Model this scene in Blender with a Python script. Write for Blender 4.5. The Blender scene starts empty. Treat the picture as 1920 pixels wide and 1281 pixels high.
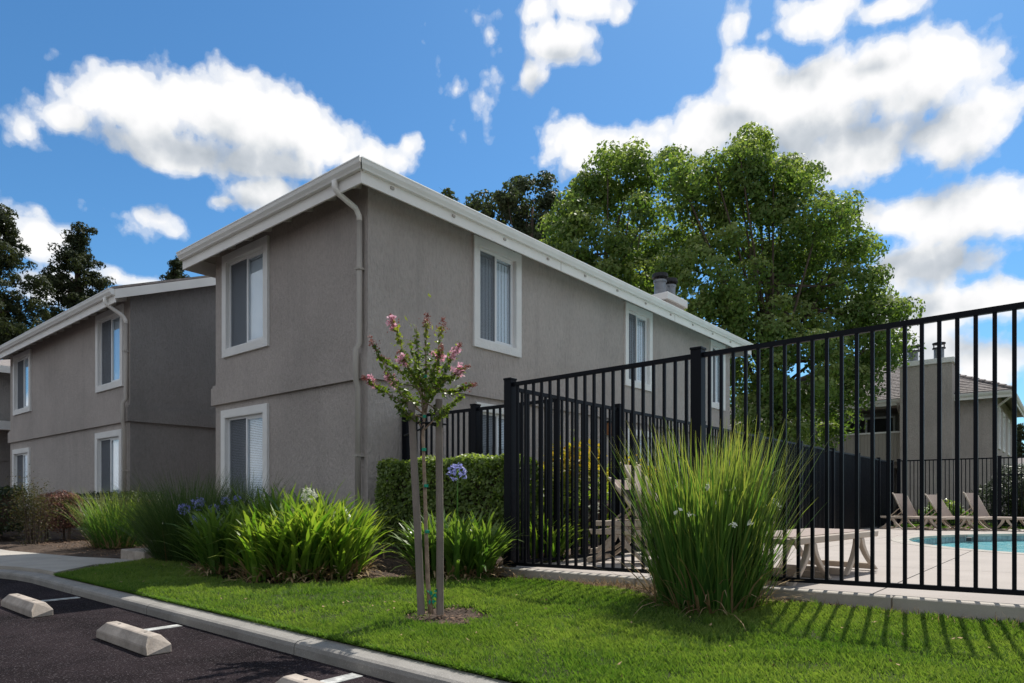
import bpy, bmesh, math, random
import numpy as np
from mathutils import Vector, Matrix
from math import sin, cos, pi, radians, sqrt, atan2

S = bpy.context.scene
R = random.Random(7)
N = np.random.default_rng(11)

# ------------------------------------------------------------------ camera, sky, sun, exposure
EYE = 0.82
cam_d = bpy.data.cameras.new('camera'); cam = bpy.data.objects.new('camera', cam_d)
S.collection.objects.link(cam); S.camera = cam
cam.location = (0, 0, EYE); cam.rotation_euler = (radians(90), 0, radians(-50.0))
cam_d.sensor_width = 36; cam_d.lens = 23.44; cam_d.shift_y = 0.1518
cam_d.clip_start = 0.05; cam_d.clip_end = 3000

SHADE = Vector((-.985, -.165, 0)).normalized()          # where shadows fall on the ground
ELEV = radians(56)
sun_dir = Vector((-SHADE.x * cos(ELEV), -SHADE.y * cos(ELEV), sin(ELEV)))
sl = bpy.data.lights.new('sun', 'SUN'); so = bpy.data.objects.new('sun', sl)
S.collection.objects.link(so); sl.energy = 2.5; sl.angle = radians(.5); sl.color = (1, .955, .88)
so.rotation_euler = sun_dir.to_track_quat('Z', 'Y').to_euler()

S.view_settings.view_transform = 'Standard'; S.view_settings.look = 'None'
S.view_settings.gamma = 1; S.view_settings.use_curve_mapping = False
S.view_settings.exposure = 1.22
S.cycles.max_bounces = 8; S.cycles.transparent_max_bounces = 24
S.cycles.sample_clamp_indirect = 6

FW = Vector((cos(radians(40)), sin(radians(40)), 0)); RT = Vector((sin(radians(40)), -cos(radians(40)), 0))
def at(px, py, d):
    """a point that far ahead of the eye, in the direction measured at that point of the photograph"""
    return FW * d + RT * ((px - 960) / 1250 * d) + Vector((0, 0, EYE - (py - 932) / 1250 * d))
def azel(px, py):
    v = at(px, py, 10) - Vector((0, 0, EYE)); v.normalize()
    return atan2(v.y, v.x), math.asin(v.z)

W = bpy.data.worlds.new('World'); S.world = W; W.use_nodes = True
nt = W.node_tree; nt.nodes.clear()
def nd(t, ty, **k):
    n = t.nodes.new(ty)
    for a, b in k.items(): setattr(n, a, b)
    return n
def math_(t, op, a, b=None, c=None, clamp=False):
    n = nd(t, 'ShaderNodeMath', operation=op, use_clamp=clamp)
    for i, v in enumerate((a, b, c)):
        if v is None: continue
        if isinstance(v, (int, float)): n.inputs[i].default_value = v
        else: t.links.new(v, n.inputs[i])
    return n.outputs[0]

# clouds: placed by azimuth and elevation, broken up by fractal noise
BL = [  # px, py, half width px, half height px, weight
    (240, 190, 150, 72, 1), (150, 215, 80, 44, .8), (430, 205, 150, 80, 1), (560, 245, 150, 80, 1), (660, 290, 110, 50, .9), (330, 275, 210, 50, .9), (480, 300, 170, 42, .8), (75, 250, 46, 26, .4),
    (510, 370, 110, 40, .8), (285, 408, 85, 40, .75), (425, 374, 42, 14, .4), (65, 460, 80, 56, .9), (10, 430, 60, 60, .8), (120, 450, 40, 24, .5),
    (110, 550, 120, 44, .8), (260, 522, 110, 20, .5), (770, 275, 24, 24, .4), (205, 120, 22, 12, .2),
    (1080, 20, 95, 38, .85), (1010, 30, 50, 30, .6), (1050, 95, 72, 56, 1), (1005, 145, 44, 44, .85), (905, 40, 30, 20, .16), (915, 110, 50, 60, .18),
    (1090, 250, 70, 46, .8), (1160, 275, 130, 56, .95), (1330, 250, 150, 60, 1), (1430, 130, 80, 52, .9), (1500, 200, 170, 100, 1.1), (1660, 140, 190, 105, 1.1), (1790, 130, 150, 95, 1.1), (1830, 240, 120, 80, 1),
    (1620, 280, 240, 62, 1), (1540, 30, 95, 56, .9), (1670, 10, 110, 34, .7), (1385, 45, 34, 50, .3), (1440, 70, 20, 14, .25), (1870, 35, 30, 18, .25),
    (1840, 395, 220, 92, 1.1), (1700, 390, 150, 54, 1), (1760, 490, 210, 66, 1), (1880, 560, 180, 56, .95), (1720, 585, 170, 54, .95),
    (1850, 680, 280, 80, .9), (1750, 650, 150, 60, .8), (2150, 300, 220, 160, .9), (2300, 560, 240, 120, .8), (-250, 420, 220, 110, .9), (-350, 180, 160, 90, .8),
]
grp = bpy.data.node_groups.new('cloud_field', 'ShaderNodeTree')
grp.interface.new_socket('P', in_out='INPUT', socket_type='NodeSocketVector')
grp.interface.new_socket('F', in_out='OUTPUT', socket_type='NodeSocketFloat'); grp.interface.new_socket('D', in_out='OUTPUT', socket_type='NodeSocketFloat'); grp.interface.new_socket('B', in_out='OUTPUT', socket_type='NodeSocketFloat')
gi = nd(grp, 'NodeGroupInput'); go = nd(grp, 'NodeGroupOutput')
def noise(t, vec, scale, detail=8, rough=.6, dist=0, dim='3D'):
    n = nd(t, 'ShaderNodeTexNoise', noise_dimensions=dim)
    n.inputs['Scale'].default_value = scale; n.inputs['Detail'].default_value = detail
    n.inputs['Roughness'].default_value = rough; n.inputs['Distortion'].default_value = dist
    if vec is not None: t.links.new(vec, n.inputs['Vector'])
    return n
wn = noise(grp, gi.outputs[0], 5.0, 2, .5, dim='2D')
wv = nd(grp, 'ShaderNodeVectorMath', operation='MULTIPLY_ADD')
grp.links.new(wn.outputs['Color'], wv.inputs[0]); wv.inputs[1].default_value = (.06, .045, 0); wv.inputs[2].default_value = (-.03, -.0225, 0)
wa = nd(grp, 'ShaderNodeVectorMath', operation='ADD'); grp.links.new(gi.outputs[0], wa.inputs[0]); grp.links.new(wv.outputs[0], wa.inputs[1])
cur = None
for px, py, rx, ry, w in BL:
    a, e = azel(px, py); a2, e1 = azel(px + rx, py); a3, e2 = azel(px, py - ry)
    ra = abs(a - a2); re = abs(e2 - e)
    m = nd(grp, 'ShaderNodeVectorMath', operation='MULTIPLY_ADD'); grp.links.new(wa.outputs[0], m.inputs[0])
    m.inputs[1].default_value = (1 / ra, 1 / re, 0); m.inputs[2].default_value = (-a / ra, -e / re, 0)
    l = nd(grp, 'ShaderNodeVectorMath', operation='LENGTH'); grp.links.new(m.outputs[0], l.inputs[0])
    v = math_(grp, 'MULTIPLY_ADD', l.outputs['Value'], -w, w)
    cur = v if cur is None else math_(grp, 'SMOOTH_MAX', cur, v, .22)
# outside the view, dense clouds are added to brighten the shaded walls
sp = nd(grp, 'ShaderNodeSeparateXYZ'); grp.links.new(gi.outputs[0], sp.inputs[0])
gn = noise(grp, gi.outputs[0], 2.2, 2, .5, dim='2D')
away = math_(grp, 'GREATER_THAN', math_(grp, 'ABSOLUTE', math_(grp, 'SUBTRACT', sp.outputs[0], radians(40))), 1.05)
far = math_(grp, 'MULTIPLY_ADD', math_(grp, 'SUBTRACT', gn.outputs['Fac'], .33), 6, 0)
cur = math_(grp, 'MAXIMUM', cur, math_(grp, 'MULTIPLY_ADD', away, math_(grp, 'ADD', far, 2), -2))
nn = noise(grp, gi.outputs[0], 9, 9, .58, dim='2D')
vo_ = nd(grp, 'ShaderNodeTexVoronoi', feature='F1', voronoi_dimensions='2D'); vo_.inputs['Scale'].default_value = 17; vo_.inputs['Detail'].default_value = 2; vo_.inputs['Roughness'].default_value = .55
v2 = nd(grp, 'ShaderNodeVectorMath', operation='MULTIPLY_ADD'); grp.links.new(nn.outputs['Color'], v2.inputs[0]); v2.inputs[1].default_value = (.03, .03, 0); grp.links.new(gi.outputs[0], v2.inputs[2]); grp.links.new(v2.outputs[0], vo_.inputs['Vector'])
f1 = math_(grp, 'ADD', math_(grp, 'MULTIPLY_ADD', nn.outputs['Fac'], 1.5, -.75), math_(grp, 'MULTIPLY_ADD', vo_.outputs['Distance'], -.55, .37))
out = math_(grp, 'ADD', math_(grp, 'MINIMUM', math_(grp, 'MULTIPLY', cur, 1.2), 1.15), f1); grp.links.new(f1, go.inputs[1]); grp.links.new(cur, go.inputs[2])
grp.links.new(out, go.inputs[0])

tc = nd(nt, 'ShaderNodeTexCoord'); sx = nd(nt, 'ShaderNodeSeparateXYZ'); nt.links.new(tc.outputs['Generated'], sx.inputs[0])
AZ = math_(nt, 'ARCTAN2', sx.outputs[1], sx.outputs[0]); EL = math_(nt, 'ARCSINE', sx.outputs[2])
cb = nd(nt, 'ShaderNodeCombineXYZ'); nt.links.new(AZ, cb.inputs[0]); nt.links.new(EL, cb.inputs[1])
g1 = nd(nt, 'ShaderNodeGroup', node_tree=grp); nt.links.new(cb.outputs[0], g1.inputs[0])
off = nd(nt, 'ShaderNodeVectorMath', operation='ADD'); nt.links.new(cb.outputs[0], off.inputs[0]); off.inputs[1].default_value = (-.02, .052, 0)
g2 = nd(nt, 'ShaderNodeGroup', node_tree=grp); nt.links.new(off.outputs[0], g2.inputs[0])
def ramp(t, val, stops, interp='EASE'):
    n = nd(t, 'ShaderNodeValToRGB'); n.color_ramp.interpolation = interp
    e = n.color_ramp.elements
    while len(e) > 1: e.remove(e[-1])
    e[0].position, e[0].color = stops[0][0], (*stops[0][1], 1)
    for p, c in stops[1:]:
        x = e.new(p); x.color = (*c, 1)
    t.links.new(val, n.inputs[0]); return n.outputs[0]
dens = ramp(nt, math_(nt, 'MULTIPLY_ADD', g1.outputs[0], 1, .1, True), [(.0, (0, 0, 0)), (.08, (.10,) * 3), (.20, (.38,) * 3), (.34, (.78,) * 3), (.6, (1, 1, 1))])
relief = math_(nt, 'MULTIPLY', math_(nt, 'SUBTRACT', g2.outputs[1], g1.outputs[1]), .30)
body = math_(nt, 'ADD', math_(nt, 'MULTIPLY_ADD', g2.outputs[2], .86, -.05), math_(nt, 'MULTIPLY', g2.outputs[1], .34))
shade = ramp(nt, math_(nt, 'ADD', body, relief, clamp=True), [(.0, (1, 1, 1)), (.12, (.96, .96, .97)), (.32, (.82, .84, .86)), (.55, (.62, .66, .71)), (.9, (.46, .51, .57))], 'LINEAR')
sky = nd(nt, 'ShaderNodeTexSky', sky_type='NISHITA'); sky.sun_disc = False
sky.sun_elevation = ELEV; sky.sun_rotation = pi / 2 - atan2(sun_dir.y, sun_dir.x)
sky.air_density = 1.0; sky.dust_density = .35; sky.ozone_density = 4.0; sky.altitude = 50
bg = nd(nt, 'ShaderNodeBackground'); bg.inputs[1].default_value = .061
hs = nd(nt, 'ShaderNodeHueSaturation'); hs.inputs['Saturation'].default_value = 1.05
tn = nd(nt, 'ShaderNodeMix', data_type='RGBA', blend_type='MULTIPLY'); tn.inputs[0].default_value = 1; nt.links.new(sky.outputs[0], tn.inputs[6]); tn.inputs[7].default_value = (.60, .86, .97, 1); nt.links.new(tn.outputs[2], hs.inputs['Color']); nt.links.new(hs.outputs[0], bg.inputs[0])
bc = nd(nt, 'ShaderNodeBackground'); bc.inputs[1].default_value = .435; nt.links.new(shade, bc.inputs[0])
mx = nd(nt, 'ShaderNodeMixShader'); nt.links.new(dens, mx.inputs[0]); nt.links.new(bg.outputs[0], mx.inputs[1]); nt.links.new(bc.outputs[0], mx.inputs[2])
wo = nd(nt, 'ShaderNodeOutputWorld'); nt.links.new(mx.outputs[0], wo.inputs[0])

# ------------------------------------------------------------------ materials
def mat(name, base, rough=.85, var=.12, vscale=3., bump=0., bscale=40., bstretch=(1, 1, 1), spec=.3, speck=0., spscale=300, metal=0, stain=0., bdist=.01, base2=None, grain=0, weather=0):
    m = bpy.data.materials.new(name); m.use_nodes = True; t = m.node_tree
    p = t.nodes['Principled BSDF']; p.inputs['Roughness'].default_value = rough; p.inputs['Metallic'].default_value = metal
    p.inputs['Specular IOR Level'].default_value = spec
    ge = nd(t, 'ShaderNodeNewGeometry'); pos = ge.outputs['Position']
    n = noise(t, pos, vscale, 5, .6)
    a = [max(0, c * (1 - var)) for c in base]; b = [min(1, c * (1 + var)) for c in (base2 or base)]
    col = ramp(t, n.outputs['Fac'], [(.3, a), (.7, b)], 'LINEAR')
    def mixc(col, fac, c, mode='MIX'):
        x = nd(t, 'ShaderNodeMix', data_type='RGBA', blend_type=mode); t.links.new(fac, x.inputs[0]); t.links.new(col, x.inputs[6]); x.inputs[7].default_value = (*c, 1)
        return x.outputs[2]
    if grain:
        mg = nd(t, 'ShaderNodeMapping'); t.links.new(pos, mg.inputs[0]); mg.inputs['Scale'].default_value = bstretch
        s = noise(t, mg.outputs[0], 16, 4, .7); f = math_(t, 'MULTIPLY', math_(t, 'MULTIPLY_ADD', s.outputs['Fac'], 4, -1.7, True), grain)
        col = mixc(col, f, [c * .45 for c in base])
    if weather:      # rain streaks, soil splashed on the foot of the wall
        mg = nd(t, 'ShaderNodeMapping'); t.links.new(pos, mg.inputs[0]); mg.inputs['Scale'].default_value = (3.2, 3.2, .22)
        s = noise(t, mg.outputs[0], 1.6, 6, .65); f = math_(t, 'MULTIPLY', math_(t, 'MULTIPLY_ADD', s.outputs['Fac'], 4, -2.1, True), .26)
        col = mixc(col, f, [c * .5 for c in base])
        sz = nd(t, 'ShaderNodeSeparateXYZ'); t.links.new(pos, sz.inputs[0]); s = noise(t, pos, 6, 5, .7)
        f = math_(t, 'MULTIPLY', math_(t, 'MULTIPLY_ADD', math_(t, 'ADD', sz.outputs[2], math_(t, 'MULTIPLY', s.outputs['Fac'], -.9)), -3.2, .1, True), .55)
        col = mixc(col, f, (.16, .115, .08))
        s = noise(t, pos, .55, 4, .6); f = math_(t, 'MULTIPLY', math_(t, 'MULTIPLY_ADD', s.outputs['Fac'], 4, -1.8, True), .12)
        col = mixc(col, f, [min(1, c * 1.5) for c in base])
    if speck:
        s = noise(t, pos, spscale, 2, .7)
        f = math_(t, 'MULTIPLY', math_(t, 'GREATER_THAN', s.outputs['Fac'], .62), speck)
        col = mixc(col, f, [min(1, c * 4 + .1) for c in base])
    if stain:
        s = noise(t, pos, 1.3, 8, .7, .8)
        f = math_(t, 'MULTIPLY', math_(t, 'MULTIPLY_ADD', s.outputs['Fac'], 5, -2.6, True), stain)
        col = mixc(col, f, [c * .35 for c in base])
    t.links.new(col, p.inputs['Base Color'])
    if bump:
        mp = nd(t, 'ShaderNodeMapping'); t.links.new(pos, mp.inputs[0]); mp.inputs['Scale'].default_value = bstretch
        bn = noise(t, mp.outputs[0], bscale, 5, .65)
        bu = nd(t, 'ShaderNodeBump'); bu.inputs['Strength'].default_value = bump; bu.inputs['Distance'].default_value = bdist
        t.links.new(bn.outputs['Fac'], bu.inputs['Height']); t.links.new(bu.outputs[0], p.inputs['Normal'])
    return m

def leafmat(name, a, b, tip=None, trans=.4, rough=.5, spec=.3, tcol=None):
    """colour runs from a to b with each leaf's own value; tips can differ; light also comes through"""
    m = bpy.data.materials.new(name); m.use_nodes = True; t = m.node_tree
    p = t.nodes['Principled BSDF']; p.inputs['Roughness'].default_value = rough; p.inputs['Specular IOR Level'].default_value = spec
    at1 = nd(t, 'ShaderNodeAttribute', attribute_name='rnd'); at2 = nd(t, 'ShaderNodeAttribute', attribute_name='hh')
    ge = nd(t, 'ShaderNodeNewGeometry'); n = noise(t, ge.outputs['Position'], 1.7, 3, .5)
    f = math_(t, 'ADD', math_(t, 'MULTIPLY', at1.outputs['Fac'], .75), math_(t, 'MULTIPLY_ADD', n.outputs['Fac'], 1.0, -.4), clamp=True)
    col = ramp(t, f, [(0, a), (1, b)], 'LINEAR')
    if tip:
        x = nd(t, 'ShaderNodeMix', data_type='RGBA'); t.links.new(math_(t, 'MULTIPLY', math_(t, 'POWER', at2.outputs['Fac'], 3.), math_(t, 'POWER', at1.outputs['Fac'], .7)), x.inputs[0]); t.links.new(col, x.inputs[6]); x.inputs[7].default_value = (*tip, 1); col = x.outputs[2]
    t.links.new(col, p.inputs['Base Color'])
    tr = nd(t, 'ShaderNodeBsdfTranslucent')
    x = nd(t, 'ShaderNodeMix', data_type='RGBA', blend_type='MULTIPLY'); x.inputs[0].default_value = 1; t.links.new(col, x.inputs[6]); x.inputs[7].default_value = (*(tcol or (1.5, 1.6, .6)), 1)
    t.links.new(x.outputs[2], tr.inputs[0])
    ms = nd(t, 'ShaderNodeMixShader'); ms.inputs[0].default_value = trans
    t.links.new(p.outputs[0], ms.inputs[1]); t.links.new(tr.outputs[0], ms.inputs[2]); t.links.new(ms.outputs[0], t.nodes['Material Output'].inputs[0])
    return m

def glassmat(name, tint=(.75, .85, .9), refl=.22):
    m = bpy.data.materials.new(name); m.use_nodes = True; t = m.node_tree
    t.nodes.remove(t.nodes['Principled BSDF'])
    tr = nd(t, 'ShaderNodeBsdfTransparent'); tr.inputs[0].default_value = (*tint, 1)
    gl = nd(t, 'ShaderNodeBsdfGlossy'); gl.inputs['Roughness'].default_value = .01; gl.inputs[0].default_value = (.9, .95, 1, 1)
    fr = nd(t, 'ShaderNodeLayerWeight')
    f = math_(t, 'ADD', math_(t, 'POWER', fr.outputs['Facing'], 4.), refl, clamp=True)
    ge = nd(t, 'ShaderNodeNewGeometry'); n = noise(t, ge.outputs['Position'], 1.5, 2, .5)
    bu = nd(t, 'ShaderNodeBump'); bu.inputs['Strength'].default_value = .25; bu.inputs['Distance'].default_value = .01; t.links.new(n.outputs['Fac'], bu.inputs['Height']); t.links.new(bu.outputs[0], gl.inputs['Normal'])
    ms = nd(t, 'ShaderNodeMixShader'); t.links.new(f, ms.inputs[0]); t.links.new(tr.outputs[0], ms.inputs[1]); t.links.new(gl.outputs[0], ms.inputs[2])
    t.links.new(ms.outputs[0], t.nodes['Material Output'].inputs[0]); return m

M = dict(
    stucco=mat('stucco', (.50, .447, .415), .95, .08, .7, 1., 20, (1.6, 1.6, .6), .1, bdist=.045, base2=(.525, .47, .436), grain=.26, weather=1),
    stucco_shaded=mat('stucco_shaded', (.27, .255, .245), .95, .09, .7, 1., 20, (1.6, 1.6, .6), .1, bdist=.045, grain=.26, weather=1),  # same stucco with shade put into its colour, for side walls and recesses
    trim=mat('white_stucco_trim', (.84, .83, .81), .9, .05, 2, .8, 30, spec=.15, bdist=.02),
    vinyl=mat('white_vinyl', (.78, .79, .8), .35, .02),
    fascia=mat('fascia_paint', (.86, .84, .80), .6, .05, 2, .15, 60, (1, 1, 1)),
    gutter=mat('gutter_paint', (.88, .875, .85), .4, .04, 3),
    soffit=mat('soffit_board', (.36, .33, .29), .85, .1, 3),
    spout=mat('downspout_paint', (.42, .385, .345), .55, .06, 3),
    shingle=mat('shingle', (.23, .205, .195), .95, .25, 9, .8, 60),
    foundation=mat('foundation_concrete', (.2, .18, .16), .95, .2, 4, .5, 30),
    room=mat('dark_room', (.05, .05, .055), .9, .1),
    blind=mat('blind_vinyl', (.88, .89, .90), .6, .03),
    screen=mat('screen_mesh', (.17, .18, .20), .8, .05),
    black=mat('black_powder_coat', (.004, .005, .009), .45, .1, 8, spec=.14),
    concrete=mat('concrete', (.38, .35, .31), .9, .12, 2.2, .35, 55, speck=.12, spscale=160, stain=.25, bdist=.005),
    kerb=mat('kerb_concrete', (.25, .235, .215), .9, .16, 3.5, .5, 60, speck=.15, spscale=140, stain=.35, bdist=.006),
    deck=mat('deck_concrete', (.35, .31, .28), .85, .08, 1.6, .25, 60, speck=.06, spscale=150, stain=.12, bdist=.004),
    joint=mat('joint_dark', (.10, .09, .08), .95, .1),
    asphalt=mat('asphalt', (.0165, .012, .0135), .95, .4, 1.4, 1., 120, spec=.08, speck=.6, spscale=85, bdist=.02, base2=(.03, .022, .0245)),
    paint=mat('road_paint', (.46, .46, .44), .8, .4, 20, grain=.95, bump=.4, bscale=90),
    stop=mat('wheel_stop_concrete', (.36, .31, .265), .9, .28, 6, .6, 45, speck=.1, spscale=120, stain=.5, bdist=.006),
    soil=mat('soil', (.085, .06, .045), 1, .35, 7, 1., 30, bdist=.04),
    chip=mat('bark_chip', (.16, .10, .065), .95, .5, 18),
    dry=mat('dry_straw', (.36, .25, .14), .9, .3, 14),
    turf=mat('turf_base', (.045, .062, .018), 1, .4, 5, 1, 60, bdist=.02),
    stake=mat('weathered_wood', (.24, .20, .175), .9, .18, 5, .9, 22, (6, 6, .6), bdist=.006),
    bark=mat('bark', (.10, .075, .06), .95, .3, 7, .9, 25, (3, 3, .5), bdist=.02),
    palebark=mat('myrtle_bark', (.33, .24, .18), .85, .35, 22, .5, 40),
    rubber=mat('rubber_tie', (.015, .015, .017), .5, .1),
    tape=mat('green_tape', (.02, .35, .22), .5, .1),
    resin=mat('lounger_resin', (.50, .42, .34), .45, .05),
    sling=mat('lounger_sling', (.29, .23, .20), .8, .06, 5, .3, 400),
    metal=mat('flue_metal', (.22, .23, .25), .45, .3, 5, metal=.6),
    soot=mat('flue_cap', (.03, .03, .033), .6, .2, 8, metal=.3),
    siding=mat('siding_paint', (.42, .385, .345), .85, .06, 2),
    water=None,
    poolwall=mat('pool_plaster', (.28, .58, .60), .6, .06, 3),
    tile=mat('pool_tile', (.22, .28, .30), .3, .35, 9),
    glass=glassmat('window_glass', (.90, .94, .97), .07),
    lampglass=mat('amber_lamp', (.35, .16, .07), .4, .1),
    grass=leafmat('lawn_grass', (.07, .15, .025), (.175, .275, .06), (.30, .32, .10), .42, .6, .2),
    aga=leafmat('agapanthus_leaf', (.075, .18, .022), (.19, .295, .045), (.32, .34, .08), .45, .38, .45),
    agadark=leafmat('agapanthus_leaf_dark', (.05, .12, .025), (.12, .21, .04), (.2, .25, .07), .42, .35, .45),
    ornam=leafmat('ornamental_grass', (.045, .135, .03), (.12, .225, .045), (.40, .36, .14), .42, .45, .35),
    fount=leafmat('fountain_grass', (.04, .085, .03), (.08, .135, .045), (.12, .15, .06), .3, .5, .3),
    straw=leafmat('straw_blades', (.20, .13, .07), (.42, .31, .17), (.5, .4, .25), .25, .8, .1, (1.1, 1, .8)),
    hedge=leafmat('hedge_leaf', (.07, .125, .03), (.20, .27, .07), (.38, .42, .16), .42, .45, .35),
    hedgedark=leafmat('dark_hedge_leaf', (.018, .034, .012), (.045, .07, .022), None, .2, .45, .4),
    photinia=leafmat('photinia_leaf', (.12, .22, .03), (.36, .42, .06), (.50, .30, .06), .5, .4, .4),
    redhedge=leafmat('loropetalum_leaf', (.11, .055, .045), (.30, .16, .13), (.50, .30, .25), .3, .6, .2, (1.4, 1, .8)),
    nandina=leafmat('nandina_leaf', (.04, .06, .025), (.12, .085, .05), None, .3, .6, .2),
    tree=leafmat('broadleaf', (.06, .12, .03), (.21, .29, .075), (.36, .40, .18), .42, .55, .22),
    treedark=leafmat('oak_leaf', (.04, .06, .035), (.12, .145, .085), None, .3, .6, .2),
    needle=leafmat('conifer_needle', (.018, .032, .016), (.075, .085, .038), None, .2, .65, .15),
    myrtle=leafmat('myrtle_leaf', (.06, .11, .02), (.22, .27, .05), (.30, .26, .08), .45, .4, .4),
    pink=leafmat('pink_petal', (.84, .48, .56), (.95, .70, .76), None, .35, .6, .2, (1.1, .9, 1)),
    bud=leafmat('myrtle_bud', (.22, .075, .06), (.42, .20, .16), None, .2, .6, .3, (1.2, .9, .8)),
    blue=leafmat('blue_petal', (.22, .24, .55), (.48, .50, .82), None, .35, .5, .2, (1, 1, 1.1)),
    white=leafmat('white_petal', (.60, .62, .52), (.85, .86, .78), None, .3, .5, .2, (1, 1, .9)),
)
def watermat():
    m = bpy.data.materials.new('pool_water'); m.use_nodes = True; t = m.node_tree; p = t.nodes['Principled BSDF']
    p.inputs['Roughness'].default_value = .06; p.inputs['IOR'].default_value = 1.33
    ge = nd(t, 'ShaderNodeNewGeometry'); mp = nd(t, 'ShaderNodeMapping'); mp.inputs['Scale'].default_value = (1, 1, 1); t.links.new(ge.outputs['Position'], mp.inputs[0])
    v = nd(t, 'ShaderNodeTexVoronoi', feature='DISTANCE_TO_EDGE'); v.inputs['Scale'].default_value = 2.6
    w = noise(t, mp.outputs[0], 2.5, 4, .6); a = nd(t, 'ShaderNodeVectorMath', operation='MULTIPLY_ADD'); t.links.new(w.outputs['Color'], a.inputs[0]); a.inputs[1].default_value = (.7, .7, 0); t.links.new(mp.outputs[0], a.inputs[2]); t.links.new(a.outputs[0], v.inputs['Vector'])
    t.links.new(ramp(t, v.outputs['Distance'], [(0, (.42, .74, .76)), (.10, (.20, .56, .62)), (.5, (.13, .47, .55))], 'LINEAR'), p.inputs['Base Color'])
    b = noise(t, mp.outputs[0], 7, 4, .6); bu = nd(t, 'ShaderNodeBump'); bu.inputs['Strength'].default_value = .5; bu.inputs['Distance'].default_value = .03
    t.links.new(b.outputs['Fac'], bu.inputs['Height']); t.links.new(bu.outputs[0], p.inputs['Normal']); return m
M['water'] = watermat()

# ------------------------------------------------------------------ builders
BASE = {}
def V3(*a): return np.array(a, float)
class G:
    def __init__(s): s.v = []; s.f = []
    def poly(s, pts):
        k = len(s.v); s.v += [tuple(p) for p in pts]; s.f.append(tuple(range(k, k + len(pts)))); return s
    def hexa(s, p):
        k = len(s.v); s.v += [tuple(q) for q in p]
        for q in ((0, 3, 2, 1), (4, 5, 6, 7), (0, 1, 5, 4), (1, 2, 6, 5), (2, 3, 7, 6), (3, 0, 4, 7)): s.f.append(tuple(k + i for i in q))
        return s
    def box(s, x0, x1, y0, y1, z0, z1):
        return s.hexa([(x0, y0, z0), (x1, y0, z0), (x1, y1, z0), (x0, y1, z0), (x0, y0, z1), (x1, y0, z1), (x1, y1, z1), (x0, y1, z1)])
    def prism(s, prof, f0, f1):
        """the profile (list of 2-D points) carried by f0(p) at one end and f1(p) at the other"""
        n = len(prof); k = len(s.v); s.v += [tuple(f0(p)) for p in prof] + [tuple(f1(p)) for p in prof]
        for i in range(n): j = (i + 1) % n; s.f.append((k + i, k + j, k + n + j, k + n + i))
        s.f.append(tuple(range(k + n - 1, k - 1, -1))); s.f.append(tuple(range(k + n, k + 2 * n))); return s
    def tube(s, pts, r, n=8, cap=True, flat=1.):
        pts = [Vector(p) for p in pts]; rs = r if isinstance(r, (list, tuple)) else [r] * len(pts); k = len(s.v); up = None
        for i, p in enumerate(pts):
            d = (pts[min(i + 1, len(pts) - 1)] - pts[max(i - 1, 0)]).normalized()
            if up is None: up = Vector((0, 0, 1)) if abs(d.z) < .9 else Vector((1, 0, 0))
            a = d.cross(up).normalized(); b = a.cross(d).normalized(); up = b
            for j in range(n): th = 2 * pi * (j + .5) / n; s.v.append(tuple(p + a * (cos(th) * rs[i]) + b * (sin(th) * rs[i] * flat)))
        for i in range(len(pts) - 1):
            for j in range(n): q = (j + 1) % n; s.f.append((k + i * n + j, k + i * n + q, k + (i + 1) * n + q, k + (i + 1) * n + j))
        if cap: s.f.append(tuple(range(k + n - 1, k - 1, -1))); s.f.append(tuple(k + (len(pts) - 1) * n + j for j in range(n)))
        return s
def tag(o, label=None, cat=None, group=None, kind=None):
    for k, v in (('label', label), ('category', cat), ('group', group), ('kind', kind)):
        if v: o[k] = v
    return o
def root(name, loc, label, cat, group=None, kind=None):
    o = bpy.data.objects.new(name, None); S.collection.objects.link(o); o.location = loc; o.empty_display_size = .1
    BASE[o.name] = Vector(loc); return tag(o, label, cat, group, kind)
def link(name, me, m, parent=None, loc=None, rot=None):
    o = bpy.data.objects.new(name, me); S.collection.objects.link(o)
    if m is not None and not me.materials: me.materials.append(m)
    base = Vector((0, 0, 0))
    if parent is not None: o.parent = parent; base = BASE[parent.name]
    w = Vector(loc) if loc is not None else base.copy()
    o.location = w - base; BASE[o.name] = w
    if rot is not None: o.rotation_euler = rot
    return o
def mesh(name, g, origin=(0, 0, 0), smooth=False, bevel=0):
    me = bpy.data.meshes.new(name); o = Vector(origin)
    me.from_pydata([(a - o.x, b - o.y, c - o.z) for a, b, c in g.v], [], g.f)
    bm = bmesh.new(); bm.from_mesh(me); bmesh.ops.recalc_face_normals(bm, faces=bm.faces)
    if bevel: bmesh.ops.bevel(bm, geom=list(bm.edges), offset=bevel, segments=1, affect='EDGES', clamp_overlap=True)
    bm.to_mesh(me); bm.free()
    if smooth: me.shade_smooth()
    return me
def part(name, g, m, parent=None, smooth=False, bevel=0, kind=None, label=None):
    base = BASE[parent.name] if parent is not None else Vector((0, 0, 0))
    o = link(name, mesh(name, g, base, smooth, bevel), m, parent); tag(o, label, kind=kind); return o
def single(name, g, m, loc, label, cat, group=None, kind=None, smooth=False, bevel=0):
    o = link(name, mesh(name, g, loc, smooth, bevel), m, None, loc); return tag(o, label, cat, group, kind)

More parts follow.
